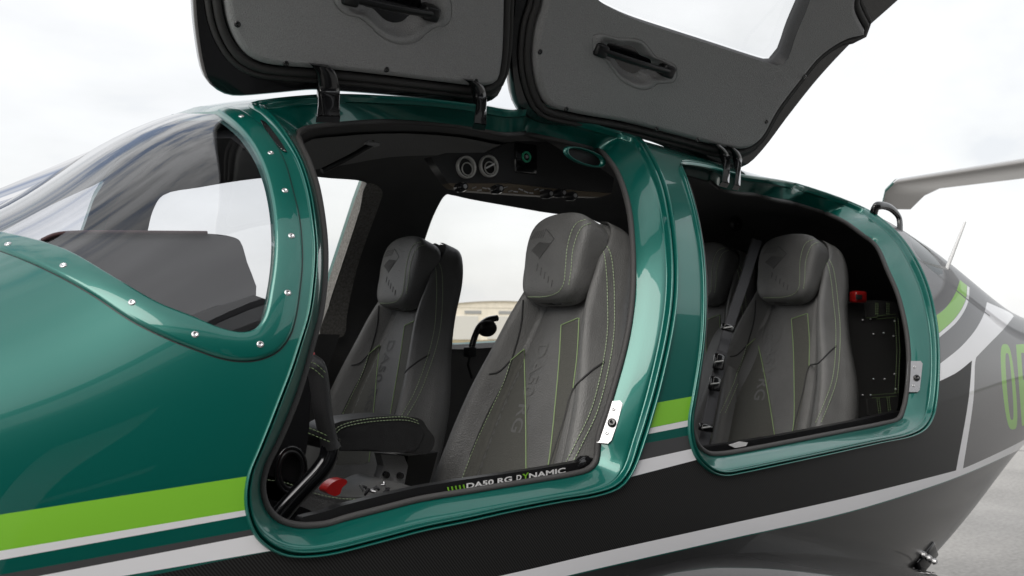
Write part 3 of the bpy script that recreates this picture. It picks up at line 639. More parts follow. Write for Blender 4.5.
def text_mesh(s, bold=.02, shear=0.):
    """outline lettering as flat triangles, unit cap height, starting at 0"""
    key = (s, bold, shear)
    if key not in _txt:
        c = bpy.data.curves.new('letters', 'FONT'); c.body = s; c.offset = bold; c.shear = shear; c.resolution_u = 3; o = bpy.data.objects.new('letters', c); COL.objects.link(o)
        me = o.to_mesh(); v = np.array([tuple(q.co) for q in me.vertices]); f = [tuple(p.vertices) for p in me.polygons]; o.to_mesh_clear(); bpy.data.objects.remove(o); bpy.data.curves.remove(c)
        v[:, 0] -= v[:, 0].min(); k = v[:, 1].max(); _txt[key] = (v / k, f)
    return _txt[key]
# ---------------------------------------------------------------- seats
REC = math.radians(22)
SX_ = np.array([math.sin(REC), 0, math.cos(REC)]); SN_ = np.array([-math.cos(REC), 0, math.sin(REC)]); SU_ = np.array([0, 1.0, 0])
def seat_pt(u, v, n): return np.multiply.outer(u, SU_) + np.multiply.outer(v, SX_) + np.multiply.outer(n, SN_)
sst = lambda x: np.clip(x, 0, 1) ** 2 * (3 - 2 * np.clip(x, 0, 1))
VW = spline([(-.06, .258), (0, .268), (.2, .264), (.38, .234), (.52, .180), (.62, .146), (.70, .128), (.76, .108), (.80, .082), (.822, .05), (.828, .015)], 5)
def seat_back():
    b = MB(); rows = []
    uf = np.concatenate([np.linspace(-1, -.5, 14), np.linspace(-.46, .46, 15), np.linspace(.5, 1, 14)])
    for v, W in VW:
        a = np.abs(uf); bol = .058 * sst((a - .56) / .24) * (1 - .35 * sst((v - .55) / .2)); edge = 1 - sst((a - .84) / .16) * .85
        seam = -.010 * np.exp(-((a - .565) / .03) ** 2); roundtop = sst((v - .70) / .13)
        nf = (.040 - .020 * (uf ** 2 < .3) * 0 + .008 * np.cos(uf * PI * .9) + bol + seam) * (1 - .55 * roundtop); nf = nf * edge + (1 - edge) * .0
        ub = np.array([1.0, .985, .93, .8, .4, 0, -.4, -.8, -.93, -.985]); nb = np.array([-.02, -.038, -.050, -.058, -.062, -.064, -.062, -.058, -.050, -.038]); nb = nb * (1 - .45 * roundtop) * (1 - .55 * sst((v - .25) / .35))
        rows.append(seat_pt(np.concatenate([uf, ub[1:]]) * W, np.full(len(uf) + 9, v), np.concatenate([nf, nb[1:]])))
    b.grid(np.array(rows), 'leather', cv=True); K = len(rows[0]); b.add(rows[-1], [tuple(range(K))], 'leather'); b.add(rows[0], [tuple(range(K))[::-1]], 'leather')
    return b
def super_box(b, c, h, m, e=3.2, taper=0., nu=40, nv=26, sq=None):
    """soft cushion block in seat directions"""
    rows = []
    for t in np.linspace(-PI / 2, PI / 2, nv):
        ct, st_ = abs(math.cos(t)) ** (2 / e), math.copysign(abs(math.sin(t)) ** (2 / e), math.sin(t)); ring = []
        for p in np.linspace(0, 2 * PI, nu, endpoint=False):
            cu, su = math.copysign(abs(math.cos(p)) ** (2 / e), math.cos(p)), math.copysign(abs(math.sin(p)) ** (2 / e), math.sin(p))
            u, n = ct * cu, ct * su; k = 1 + taper * st_
            ring.append(seat_pt(c[0] + h[0] * u * k, c[1] + h[1] * st_ - (sq or 0) * u * u * (st_ > 0), c[2] + h[2] * n + .012 * st_ * (n > 0)))
        rows.append(ring)
    b.grid(np.array(rows), m, cv=True)
S0 = np.array([-.17, -.347, .915])
def make_seat():
    seat = seat_back().build('seat', plane); seat.location = S0
    b = MB(); super_box(b, (0.006, .705, .088), (.102, .103, .043), 'leather', 4.6, .09, 64, 40, .02); hr = b.build('headrest', seat)
    b = MB()   # cushion: in level directions
    rows = []
    for x in np.linspace(0, 1, 16):
        W = .245 + .01 * math.sin(x * PI); zt = .02 + .03 * x ** 2 - .10 * max(0, x - .88) ** 1.2 * 6; ring = []
        for q in np.linspace(-1, 1, 25): ring.append((-.06 - .50 * x, q * W, zt + .045 * sst((abs(q) - .55) / .25) * (1 - sst((abs(q) - .86) / .14)) - .03 * sst((abs(q) - .9) / .1)))
        ring += [(-.06 - .50 * x, W, -.11), (-.06 - .50 * x, -W, -.11)]; rows.append(ring)
    b.grid(np.array(rows), 'leather', cv=True); K = len(rows[0]); b.add(rows[-1], [tuple(range(K))], 'leather'); b.add(rows[0], [tuple(range(K))], 'leather')
    cu = b.build('cushion', seat)
    b = MB(); b.box((-.22, 0, -.16), (.40, .36, .10), 'black', bev=.01); b.build('seat_base', seat)
    return seat, hr, cu
seat, headrest, cushion = make_seat()
def bv_at(o, off):
    V = [np.array(v.co) + off for v in o.data.vertices]; return BVHTree.FromPolygons([Vector(v) for v in V], [list(p.vertices) for p in o.data.polygons])
bv_s, bv_h = bv_at(seat, S0), bv_at(headrest, S0)
def on(bv, px, n=5, h=.0012): return hit(bv, resample(spline(px, 8), max(20, len(px) * 14)), h) - S0
# sewn-in textile panels, seams and thread follow the outlines in view
b = MB()
for P in ([(524, 349), (511, 360), (503, 384), (490, 412), (475, 445), (460, 484), (453, 500), (526, 500), (526, 471), (525.5, 410)], [(561, 325), (576, 319), (580, 318), (578, 350), (573, 388), (566, 415), (557, 450), (549, 480), (545, 480), (549, 460), (555.5, 400)]):
    decal(b, bv_s, P, .0016, 'textile')
b.v = [tuple(np.array(p) - S0) for p in b.v]; b.build('seat_inlay', seat)
b = MB()
for P in ([(524, 349), (525.5, 410), (526, 471), (526, 498)], [(524, 349), (511, 360)], [(561, 325), (559, 360), (555.5, 400), (549, 460), (545, 480)], [(561, 325), (578, 318)], [(579, 318), (577, 355), (573, 388)], [(511, 360), (503, 384), (490, 412), (475, 445), (460, 484)],
          [(594, 236), (603, 250), (606.5, 273), (607.5, 300), (607.5, 329), (603, 363), (591, 410), (577, 440), (563, 468)], [(600, 236), (610, 252), (613.5, 275), (614.5, 300), (614, 332), (609, 366), (597, 412), (583, 442), (570, 468)]):
    q = on(bv_s, P, h=.0026)
    if P[0][0] in (524, 561, 579): b.tube(q, .0013, 'thread_green', 6)
    else: stitch(b, q, 'thread')
b.build('stitching', seat)
b = MB()
for P in ([(586, 219.5), (578, 222), (573, 228), (567.5, 246), (565.3, 269), (563.4, 284), (558, 292), (548, 296), (535, 297), (524, 295.5), (519.5, 286)], [(591, 223), (583, 226), (578.5, 232), (573, 249), (571, 270), (568.5, 287)]):
    stitch(b, on(bv_h, P, h=.002), 'thread')
b.build('stitching', headrest)
b = MB()
for P in ([(523, 300), (521, 325), (514, 352), (505, 380), (487, 375 + 40), (470, 455)], [(604, 362), (590, 372), (573, 390), (564, 420), (553, 455), (545, 482)], [(511, 360), (498, 372), (489, 374)]):
    b = MB(); b.tube(on(bv_s, P, h=.0005), .0022, 'leather_dark', 6); b.build('seam', seat)
def seat_front(bv, uvw, h):
    out = []
    for u, v in uvw:
        o = S0 + seat_pt(u, v, .5); r = bv.ray_cast(Vector(o), Vector(-SN_)); out.append((np.array(r[0]) if r[0] is not None else o - SN_ * .45) + SN_ * h - S0)
    return np.array(out)
def emboss(b, bv, quads, m, h=.0012):
    for Q in quads:
        Q = np.array(Q); n = 8; A, B = resample(Q[:2], n), resample(Q[[3, 2]], n); P = np.array([seat_front(bv, A, h), seat_front(bv, B, h)]); b.grid(P, m)
b = MB(); vt, ft = text_mesh('DA50 RG', .01); k = .038
P = np.stack([+.053 - vt[:, 1] * k, .52 - vt[:, 0] * k], 1); b.add(seat_front(bv_s, P * [1, 1], .0012), ft, 'emboss_soft'); b.build('seat_lettering', seat)
b = MB(); hz = lambda P: [(500 + x / 4.8, 200 + y / 4.8) for x, y in P]
for i in range(6):
    t = i / 5.; b.tube(on(bv_h, hz([(150 + 55 * t, 190 - 10 * t), (173 + 48 * t, 152 - 12 * t)]), h=.0002), .0009, 'emboss', 5)
for i in range(9):
    t = i / 8.; b.tube(on(bv_h, hz([(152 + 36 * t, 244 + 34 * t), (190 + 48 * t, 203 + 4 * t)]), h=.0002), .0009, 'emboss', 5)
b.tube(on(bv_h, hz([(222, 139), (241, 162), (260, 186)]), h=.0002), .001, 'emboss', 5); b.tube(on(bv_h, hz([(260, 186), (225, 233), (187, 283)]), h=.0002), .001, 'emboss', 5)
for P in ([(181, 306), (176, 340)], [(199, 326), (194, 360)], [(216, 346), (211, 379)], [(234, 366), (229, 398)], [(252, 384), (247, 415)]): b.tube(on(bv_h, hz(P), h=.0002), .0014, 'emboss', 5)
b.build('headrest_emblem', headrest)
def copy_tree(o, parent):
    c = o.copy(); COL.objects.link(c); c.parent = parent
    for ch in list(o.children): copy_tree(ch, c)
    return c
for i, dloc in enumerate([(.01, .70, 0), (1.0, .147, .02), (1.02, .50, .02)]):
    c = copy_tree(seat, plane); c.location = S0 + np.array(dloc)
    for ch in c.children:
        if ch.name.startswith('seat_lettering'): ch.data = ch.data.copy(); ch.data.materials[0] = MATS['emboss' if i == 0 else 'emboss_soft']
# ---------------------------------------------------------------- cabin fittings
def slab_px(name, P, y, th, m, parent=None, closed_spline=False, bev=0):
    """fitting whose side faces the door opening: outline in view, standing at lateral y, th deep"""
    P = spline(P, 4, True) if closed_spline else np.asarray(P, float)
    b = MB(); b.slab(at(P, 1, y), (0, 1, 0), th, m); return b.build(name, parent or plane)
def lining_patch(name, P, m, far=True, d=.006):
    u = uv(P, D_IN, far=far); lo, hi = u.min(0), u.max(0); v, f = cdt([u], lo[0], hi[0], lo[1], hi[1], .03); c = v[f].mean(1); k = inside(u, c)
    return skin(name, v, f[k], np.zeros(k.sum(), int), [m], plane, D_IN + d)
b = MB(); b.box((-.15, 0, .74), (2.3, 1.1, .02), 'lining'); b.build('cabin_floor', plane)
for x in (-1.42, 2.03):
    a = np.linspace(-PI, PI, 60, endpoint=False); b = MB(); b.add(hull(np.full(60, x), a, D_IN + .002), [tuple(range(60))], 'trim', True); b.build('bulkhead', plane)
lining_patch('pillar_trim', spline([(366, 182), (376, 183.5), (382, 190), (379, 202), (368, 232), (356, 268), (346, 315), (343, 335), (319, 336.5), (330, 300), (345, 255), (358, 215)], 3, True), 'fabric')
lining_patch('headliner', spline([(304, 141), (340, 134), (400, 131), (460, 135), (505, 143), (545, 141), (500, 147), (480, 151), (440, 153), (390, 155), (330, 165), (306, 166)], 3, True), 'headliner')
slab_px('pillar_pocket', [(316, 334), (340, 334.5), (330, 362), (322, 380), (308, 370)], .58, .05, 'leather_dark')
# glare shield over the instruments and the instrument panel
gs = slab_px('glare_shield', spline([(40, 241), (52, 236), (68, 233.5), (207, 233.5), (233, 237), (240, 241), (247, 262), (256, 296), (215, 306), (150, 330), (90, 330), (40, 290)], 3, True), -.42, .84, 'hood')
mat('maroon', (.05, .018, .02), .6); b = MB(); b.tube(at(spline([(42, 240.5), (53, 235.5), (68, 233), (140, 232.6), (207, 233)], 4), 1, -.423), .0035, 'maroon', 8); b.build('shade_edging', gs)
slab_px('instrument_panel', [(262, 505), (264, 470), (280, 400), (300, 352), (312, 372), (309, 432), (302, 478), (290, 512)], -.34, .66, 'black')
b = MB(); c = at([(291, 470)], 1, -.35)[0]
for r, m in ((.042, 'gloss_black'), (.034, 'black')): b.tube([c + r * np.array([math.cos(t) * .7, 0, math.sin(t)]) for t in np.linspace(0, 2 * PI, 40, endpoint=False)], .004, m, 6, closed=True)
b.build('footwell_ring', plane)
slab_px('panel_underside', [(180, 322), (196, 313.5), (254, 295), (268, 300), (262, 330), (240, 340), (200, 330)], -.425, .6, 'trim')
# control stick
b = MB(); pts = spline(at([(277, 519), (290, 503), (304, 488), (319, 472), (328, 458), (331.5, 438)], 1, -.50), 6); b.tube(pts, .0165, 'gloss_black', 12)
st = b.build('control_stick', plane)
b = MB(); ax = spline(at([(331, 448), (327, 432), (322.5, 410), (320, 388), (316, 368), (309, 357)], 1, -.50), 6); K = len(ax); b.tube(ax, np.interp(np.linspace(0, 1, K), [0, .12, .5, .85, 1], [.022, .019, .021, .022, .012]), 'leather_dark', 14, flatten=.75); b.build('grip', st)
b = MB()
for P in ([(308, 433), (318, 437), (330, 442)], [(309, 428), (319, 432), (330, 437)], [(303, 367), (312, 368), (324, 378)], [(305, 362), (314, 363), (326, 373)]): stitch(b, at(resample(spline(P, 5), 20), 1, -.528), 'thread_green')
b.build('stitching', st)
b = MB(); b.tube(at([(312, 358), (312, 352.5)], 1, -.5), [.006, .005], 'red', 10); b.build('button', st)
# centre console, armrest, lever
slab_px('centre_console', spline([(262, 477), (285, 480), (310, 490), (340, 496.5), (370, 496.5), (392, 493), (407, 487), (414, 487), (414, 493), (392, 503), (360, 512), (330, 519), (262, 522)], 3, True), -.34, .22, 'leather')
b = MB(); stitch(b, at(resample(spline([(264, 479.5), (285, 482.5), (310, 492), (340, 498.5), (370, 498.5), (392, 495), (405, 490)], 5), 60), 1, -.343), 'thread'); b.build('stitching', plane)
slab_px('console_pocket', spline([(263, 500), (285, 503), (305, 508), (313, 513), (300, 518), (270, 519)], 3, True), -.36, .03, 'gloss_black')
ar = slab_px('armrest', spline([(322, 440), (326, 430), (336, 423), (355, 419), (385, 416), (408, 416.5), (422, 420), (428, 429), (434.5, 438), (433, 448), (427, 454), (400, 452.5), (360, 451), (326, 449)], 3, True), -.23, .10, 'leather_dark')
b = MB(); b.slab(at(spline([(333, 448.5), (334, 438), (340, 430), (356, 425), (385, 421.5), (408, 421.5), (419, 425), (424, 432), (414, 451), (370, 449.5)], 3, True), 1, -.232), (0, 1, 0), .01, 'suede'); b.build('armrest_side', ar)
b = MB()
for o in (0, 3): stitch(b, at(resample(spline([(333 - o * .8, 448), (334 - o, 437 - o * .4), (340 - o * .7, 429 - o * .6), (356, 424 - o), (385, 420.5 - o), (408, 420.5 - o), (420, 424 - o * .7)], 5), 60), 1, -.2335), 'thread')
b.build('stitching', ar)
slab_px('armrest_bracket', [(381, 454), (404, 456), (408, 466), (404, 486), (379, 483), (384, 466)], -.19, .03, 'panel')
b = MB()
for p in ((385.5, 474.5), (399.5, 475.5)): c = at([p], 1, -.192)[0]; b.tube([c, c - [0, .008, 0]], [.008, .007], 'gloss_black', 14)
b.build('bracket_knob', plane)
slab_px('seat_rail', [(408, 456), (438, 452), (428, 488), (405, 488)], -.17, .05, 'black')
slab_px('brake_lever', spline([(326, 491), (331, 484), (338, 480), (346, 479.5), (347, 483), (342, 488), (340, 494), (334, 496)], 3, True), -.40, .03, 'red')
b = MB()
for i in range(9): p = (363 + i * 3.2 + rng.normal() * 1, 490 - abs(rng.normal()) * 2.5); c = at([p], 1, -.36)[0]; b.tube([c, c + rng.normal(size=3) * .005, c + rng.normal(size=3) * .007], .0028, 'metal' if i % 3 == 0 else 'webbing', 6)
b.build('belt_fitting', plane)
# overhead console
oc = slab_px('overhead_console', [(431, 157), (446, 153), (488, 152.5), (503, 145), (516, 141), (548, 142), (566, 153), (598, 166), (614, 178), (612, 193), (560, 189), (508, 183), (448, 183)], -.14, .03, 'console')
b = MB(); b.slab(at([(448, 183.3), (508, 183.3), (560, 189.4), (612, 193.4), (600, 197), (545, 196), (470, 191), (454, 188)], 1, -.139), (0, 1, 0), .028, 'amber'); b.build('console_lip', oc)
for px in ((465.2, 167.5), (487.8, 166.5)):
    c = at([px], 1, -.141)[0]; b = MB(); R = .0265
    b.grid(np.array([[c + np.array([r * math.cos(t), -h, r * math.sin(t)]) for t in np.linspace(0, 2 * PI, 36, endpoint=False)] for r, h in ((R, 0), (R, .008), (R * .93, .0105), (R * .84, .009), (R * .80, .002), (R * .78, -.02))]), 'ring', cv=True); vent = b.build('air_vent', oc)
    b = MB(); b.grid(np.array([[c + np.array([R * .8 * math.sin(q) * math.cos(t) + .002, -R * .8 * math.cos(q) * .35 + .006, R * .8 * math.sin(q) * math.sin(t) - .003]) for t in np.linspace(0, 2 * PI, 24, endpoint=False)] for q in np.linspace(.05, PI / 2, 8)]), 'black', cv=True)
    b.tube([c + np.array([R * .55 * math.cos(t) + .002, -.006, R * .55 * math.sin(t) - .004]) for t in np.linspace(0, 2 * PI, 24, endpoint=False)], .0016, 'ring', 6, closed=True)
    if px[0] > 480: b.tube([c + [-.011, -.009, -.006], c + [.012, -.009, .006]], .0022, 'letter_white', 6)
    b.build('vent_nozzle', vent)
b = MB(); c = at([(525.5, 157)], 1, -.142)[0]; b.box(c + [.002, .004, -.004], (.07, .012, .075), 'gloss_black', bev=.006)
b.tube([c + np.array([.0115 * math.cos(t), -.004, .0115 * math.sin(t)]) for t in np.linspace(0, 2 * PI, 24, endpoint=False)],   .0028, 'light_ring', 6, closed=True); b.tube([c + [0, .002, 0], c - [0, .007, 0]], [.005, .004], 'metal', 12); b.build('reading_light', oc)
for i, p in enumerate(((462, 187), (498, 189), (548, 194), (561, 193), (572, 196))):
    c = at([p], 1, -.17)[0]; b = MB(); b.tube([c + [0, .02, 0], c, c - [0, .012, 0]], [.010, .012, .009], 'gloss_black' if i < 2 else 'black', 12); b.tube([c - [0, .012, 0], c - [0, .014, 0]], .005, 'metal', 10); b.build('console_knob', oc)
b = MB()
for i in range(14): c = at([(472 + i * 5.2, 188.5 + 2 * math.sin(i * 1.9) + i * .25)], 1, -.15)[0]; b.tube([c, c + [.010, -.003, .004 * math.cos(i)]], .0016, 'metal', 6)
b.build('console_latch', oc)
# slot in the roof hoop
b = MB(); c = at([(586, 157)], 1, -.30)[0]; e = [(math.cos(t), math.copysign(abs(math.sin(t)) ** .8, math.sin(t))) for t in np.linspace(0, 2 * PI, 40, endpoint=False)]; X, Z = np.array([.98, 0, -.14]), np.array([.14, 0, .98])
b.grid(np.array([[c + X * (.056 * k * p[0]) + Z * (.0165 * k * p[1]) + [0, y, 0] for p in e] for k, y in ((1.18, .006), (1.1, -.003), (.98, -.002), (.9, .008))]), 'green', cv=True); b.grid(np.array([[c + X * (.056 * k * p[0]) + Z * (.0165 * k * p[1]) + [0, .006, 0] for p in e] for k in (.93, .02)]), 'black', cv=True)
b.build('roof_slot', plane)
# sun visor arms
b = MB(); b.tube(at([(374, 143), (352, 156), (322, 171)], 1, -.12), [.007, .006, .006], 'black', 8); b.box(at([(372, 144)], 1, -.122)[0], (.030, .02, .010), 'panel', bev=.003); b.build('visor_arm', plane)
# belt guide on the door pillar
slab_px('belt_guide', [(604, 232), (624, 231), (626, 240), (625, 300), (618, 312), (610, 300)], -.35, .04, 'gloss_black')
# sill plates with lettering
sp = slab_px('sill_plate', [(297, 524.5), (303, 517), (325, 511.5), (345, 505), (380, 496), (420, 487), (460, 480.2), (500, 474.5), (540, 468.6), (575, 462.5), (594, 458), (592, 470), (572, 476), (540, 481.5), (500, 488), (460, 495), (420, 501), (380, 511), (345, 520), (318, 527)], -.664, .02, 'black')
def sill_text(b, s, p0, p1, hpx, m, bold=.03):
    vt, ft = text_mesh(s, bold); w = vt[:, 0].max(); p0, p1 = np.array(p0), np.array(p1); q = p0[None] + (p1 - p0)[None] * (vt[:, 0] / w)[:, None] - np.array([[0, hpx]]) * vt[:, 1:2]
    b.add(at(q, 1, -.6655), ft, m)
b = MB(); sill_text(b, 'DA50 RG', (466.5, 488.6), (512, 481.2), 5.2, 'letter_white'); sill_text(b, 'D', (516.5, 480.5), (521.5, 479.6), 5.2, 'letter_white'); sill_text(b, 'NAMIC', (529, 478.6), (565.5, 472.6), 5.2, 'letter_white')
sill_text(b, 'Y', (522.3, 480.4), (529, 478.4), 6.2, 'lime')
for i in range(5): x = 448 + i * 3.9; y = 491.3 - i * .64; b.add(at([(x, y), (x + 1.6, y - .25), (x + .6, y - 4.3), (x - 1.0, y - 4.05)], 1, -.6655), [(0, 1, 2, 3)], 'lime')
b.build('sill_lettering', sp)
slab_px('sill_plate', [(701, 449), (712, 446), (740, 442), (780, 435.5), (824, 427), (862, 419.5), (900, 411), (899, 421), (880, 426), (850, 432), (824, 437), (780, 445.5), (740, 453), (715, 456)], -.60, .02, 'black')
slab_px('placard', [(729, 445), (740, 441.5), (748, 442.5), (746, 446), (735, 448)], -.603, .002, 'letter_white')
# door latch plates on the frames
bvf, bvr = bvh_of(jf), bvh_of(jr)
for P, hole, bv, scr in (([(596.6, 442.5), (602, 422), (607.4, 401.5), (620, 400.5), (622.4, 403.4), (618, 421), (611.5, 440), (608, 443.5)], (612, 423), bvf, ((613.5, 409), (607, 433))), ([(908, 361), (920.7, 361), (922.6, 363.5), (919.7, 390), (917.8, 392), (905.6, 392), (907, 376)], (916.5, 378), bvr, ((914.5, 367), (913.5, 385.5)))):
    b = MB(); H3 = hit(bv, [P[3], hole, (P[6][0], P[6][1] - 3)]); nn = np.cross(H3[1] - H3[0], hit(bv, [(hole[0] + 4, hole[1])])[0] - H3[0]); nn /= np.linalg.norm(nn); nn = nn if np.dot(nn, CAM - H3[1]) > 0 else -nn; b.slab(at_plane(P, H3[1] + nn * .0045, nn), -nn, .006, 'plate'); pl = b.build('latch_plate', plane, weld=True)
    b = MB(); c = at_plane([hole], H3[1] + nn * .0047, nn)[0]; a = np.cross(nn, UP); a /= np.linalg.norm(a); e = np.cross(a, nn)
    b.grid(np.array([[c + nn * h + r * (math.cos(t) * a + math.sin(t) * e) for t in np.linspace(0, 2 * PI, 20, endpoint=False)] for r, h in ((.0085, 0), (.008, .004), (.005, .005), (.001, .003))]), 'gloss_black', cv=True); b.build('striker', pl)
    for s_ in scr:
        b = MB(); c = at_plane([s_], H3[1] + nn * .0047, nn)[0]; b.grid(np.array([[c + nn * h + r * (math.cos(t) * a + math.sin(t) * e) for t in np.linspace(0, 2 * PI, 12, endpoint=False)] for r, h in ((.0038, 0), (.0034, .0012), (.0015, .0014), (.001, .0002))]), 'metal', cv=True); b.build('screw', pl)
b = MB(); decal(b, bvh0, LATCH0, .0062, 'gloss_black', 2.); b.build('pin_recess', plane, weld=True)
# drain boot at the corner of each sill
for p, y in (((582, 464), -.655), ((905, 417), -.58)):
    b = MB(); b.tube(at([(p[0] - 7, p[1] + 3), (p[0], p[1]), (p[0] + 6, p[1] - 3)], 1, y), [.010, .016, .012], 'gloss_black', 12); b.build('sill_boot', plane)
# shoulder belt of the rear seat
def strap(name, C, w, y, m, parent):
    C = resample(spline(C, 6), 30); T = np.gradient(C, axis=0); T /= np.linalg.norm(T, axis=1)[:, None]; nn = np.stack([-T[:, 1], T[:, 0]], 1) * w / 2
    return ribbon(name, C - nn, C + nn, y, parent, .0018, m)
bl = strap('shoulder_belt', [(757, 240), (750, 262), (743, 285), (736, 305), (728, 330), (722, 352)], 10, [-.10, -.25, -.36], 'webbing', plane)
strap('lap_belt', [(722, 352), (718, 372), (713, 395), (708, 420), (703, 446)], 10.5, [-.36, -.44], 'webbing', plane)
for p, y, sz in (((728, 328), -.36, (.040, .016, .018)), ((719, 362), -.38, (.030, .016, .040)), ((715, 384), -.40, (.030, .018, .035)), ((706, 428), -.44, (.040, .016, .018))):
    b = MB(); b.box(at([p], 1, y - .006)[0], sz, 'gloss_black', Matrix.Rotation(.22, 3, 'Y'), .004); b.tube(at([(p[0] - 4, p[1]), (p[0] + 4, p[1] - 1)], 1, y - .014), .0022, 'ring', 8); b.build('belt_buckle', bl)
b = MB(); b.box(at([(858, 297)], 1, -.27)[0], (.056, .03, .036), 'red', bev=.007); b.box(at([(859, 297)], 1, -.287)[0], (.028, .006, .014), 'leather_dark', bev=.002); b.build('belt_release', plane)
lining_spot = at([(735, 224)], 1, .1)[0]
b = MB(); b.grid(np.array([[lining_spot + np.array([r * math.cos(t), -h, r * math.sin(t)]) for t in np.linspace(0, 2 * PI, 24, endpoint=False)] for r, h in ((.026, 0), (.024, .010), (.015, .013), (.004, .012))]), 'black', cv=True); b.build('air_vent', plane)
# rear bench between the seats
b = MB(); super_box(b, (0, .27, -.01), (.135, .30, .05), 'leather', 4.5, 0, 48, 30); o = b.build('seat_bench', plane); o.location = S0 + np.array([1.0, .325, .02])
# ---------------------------------------------------------------- bag behind the rear seat
bag = slab_px('luggage_bag', spline([(846, 306), (850, 303), (890, 301), (896, 304), (899, 320), (900, 350), (899, 390), (896, 412), (890, 416), (850, 416), (845, 412), (844, 360)], 3, True), -.24, .30, 'case'); bag.parent = None
tag(bag, 'black leather flight case with green stitched straps behind the rear seat', 'bag'); Y0 = -.243
for P in ([(864, 303), (882, 302), (883, 317), (865, 317)], [(866, 399), (884, 397), (884, 415), (867, 415)]): b = MB(); b.slab(at(P, 1, Y0), (0, -1, 0), .006, 'case'); b.build('strap', bag)
b = MB()
for P in ([(877, 316), (897, 314)], [(877, 319), (897, 317)], [(866, 318), (878, 317)], [(898, 318), (900, 350), (898, 395)], [(895, 318), (897, 350), (895, 395)], [(872, 395), (898, 393)], [(872, 398), (898, 396)], [(876, 303), (876, 316)], [(878, 303), (878, 316)], [(887, 303), (887, 315)], [(889, 303), (889, 315)], [(877, 398), (879, 414)], [(879, 398), (881, 414)], [(887, 397), (889, 414)], [(889, 397), (891, 414)]): stitch(b, at(resample(P, 12), 1, Y0 - .008), 'thread_green', r=.0014)
b.build('stitching', bag)
for p in ((862, 320), (870, 319), (873, 334), (883, 333), (894, 321), (893, 336), (873, 379), (884, 379), (894, 374), (895, 389), (862, 395), (870, 395)):
    b = MB(); c = at([p], 1, Y0)[0]; b.tube([c, c - [0, .004, 0], c - [0, .006, 0]], [.0036, .0032, .001], 'metal', 10); b.build('rivet', bag)
# ---------------------------------------------------------------- headset hung by the far window
hs = link('headset', None); tag(hs, 'black pilot headset hanging below the far cabin window beside the near seat', 'headset')
b = MB(); b.tube(spline(at([(497, 318), (488, 320), (480, 326), (475, 336), (471, 350)], 1, .30), 6), .0095, 'gloss_black', 10); b.build('headband', hs)
b = MB(); c = at([(484, 328)], 1, .30)[0]; b.grid(np.array([[c + np.array([.034 * math.sin(q) * math.cos(t) + .01, .02 * math.cos(q), .026 * math.sin(q) * math.sin(t)]) for t in np.linspace(0, 2 * PI, 20, endpoint=False)] for q in np.linspace(.05, PI - .05, 10)]), 'black', cv=True); b.build('ear_cup', hs)
b = MB(); b.box(at([(470, 352)], 1, .30)[0], (.03, .03, .03), 'black', bev=.005); b.tube(at([(470, 355), (468, 365), (472, 378)], 1, .30), .004, 'black', 8); b.build('plug', hs)
# ---------------------------------------------------------------- wings, tail, gear, propeller
def airfoil(n=26):
    x = (1 - np.cos(np.linspace(0, PI, n))) / 2; yt = 5 * .16 * (.2969 * np.sqrt(x) - .126 * x - .3516 * x ** 2 + .2843 * x ** 3 - .1036 * x ** 4); cam_ = .025 * (1 - (2 * x - 1) ** 2)
    return np.concatenate([np.stack([x, cam_ + yt], 1)[::-1], np.stack([x, cam_ - yt], 1)[1:-1]])
AF = airfoil()
def lift_surface(name, stations, m, parent=None, vertical=False, thick=1., tw=0.):
    b = MB(); rows = []
    for (le, c, y, z) in stations:
        rows.append([(le + p[0] * c, y, z + p[1] * c * thick - tw * p[0] * c) if not vertical else (le + p[0] * c, (p[1] - .025) * c * thick, z) for p in AF])
    b.grid(np.array(rows), m, cv=True); K = len(AF)
    for r in (rows[0], rows[-1]): b.add(r, [tuple(range(K))], m)
    return b.build(name, parent or plane)
WZ = .888
for s in (-1, 1): lift_surface('wing', [(-.42, 1.62, s * .35, WZ - .03), (-.40, 1.60, s * .75, WZ), (-.33, 1.42, s * 1.4, WZ + .03), (-.22, 1.15, s * 3.2, WZ + .17), (-.08, .82, s * 5.9, WZ + .38), (.06, .50, s * 6.3, WZ + .42)], 'wing_paint', tw=.10)
lift_surface('tail_fin', [(4.15, 1.35, 0, 1.40), (4.35, 1.05, 0, 1.9), (4.5, .85, 0, 2.40)], 'graphite', vertical=True, thick=.7)
mat('tail_paint', (.30, .29, .28), .35, .2, .7, .05)
tp = lift_surface('tailplane', [(4.58, .34, -1.82, 2.27), (4.50, .46, -1.74, 2.36), (4.46, .52, -1.64, 2.40), (4.36, .74, 0, 2.42), (4.46, .52, 1.64, 2.40), (4.50, .46, 1.74, 2.36), (4.58, .34, 1.82, 2.27)], 'tail_paint', thick=.75)
for s in (-1, 1):
    b = MB(); rows = [[(le - .004 + p[0] * c, s * y, z + p[1] * c * .80) for p in AF[AF[:, 0] < .12]] for le, c, y, z in ((4.581, .34, 1.824, 2.27), (4.501, .46, 1.744, 2.361), (4.462, .52, 1.66, 2.40))]
    b.grid(np.array(rows), 'green'); b.build('tail_tip', tp)
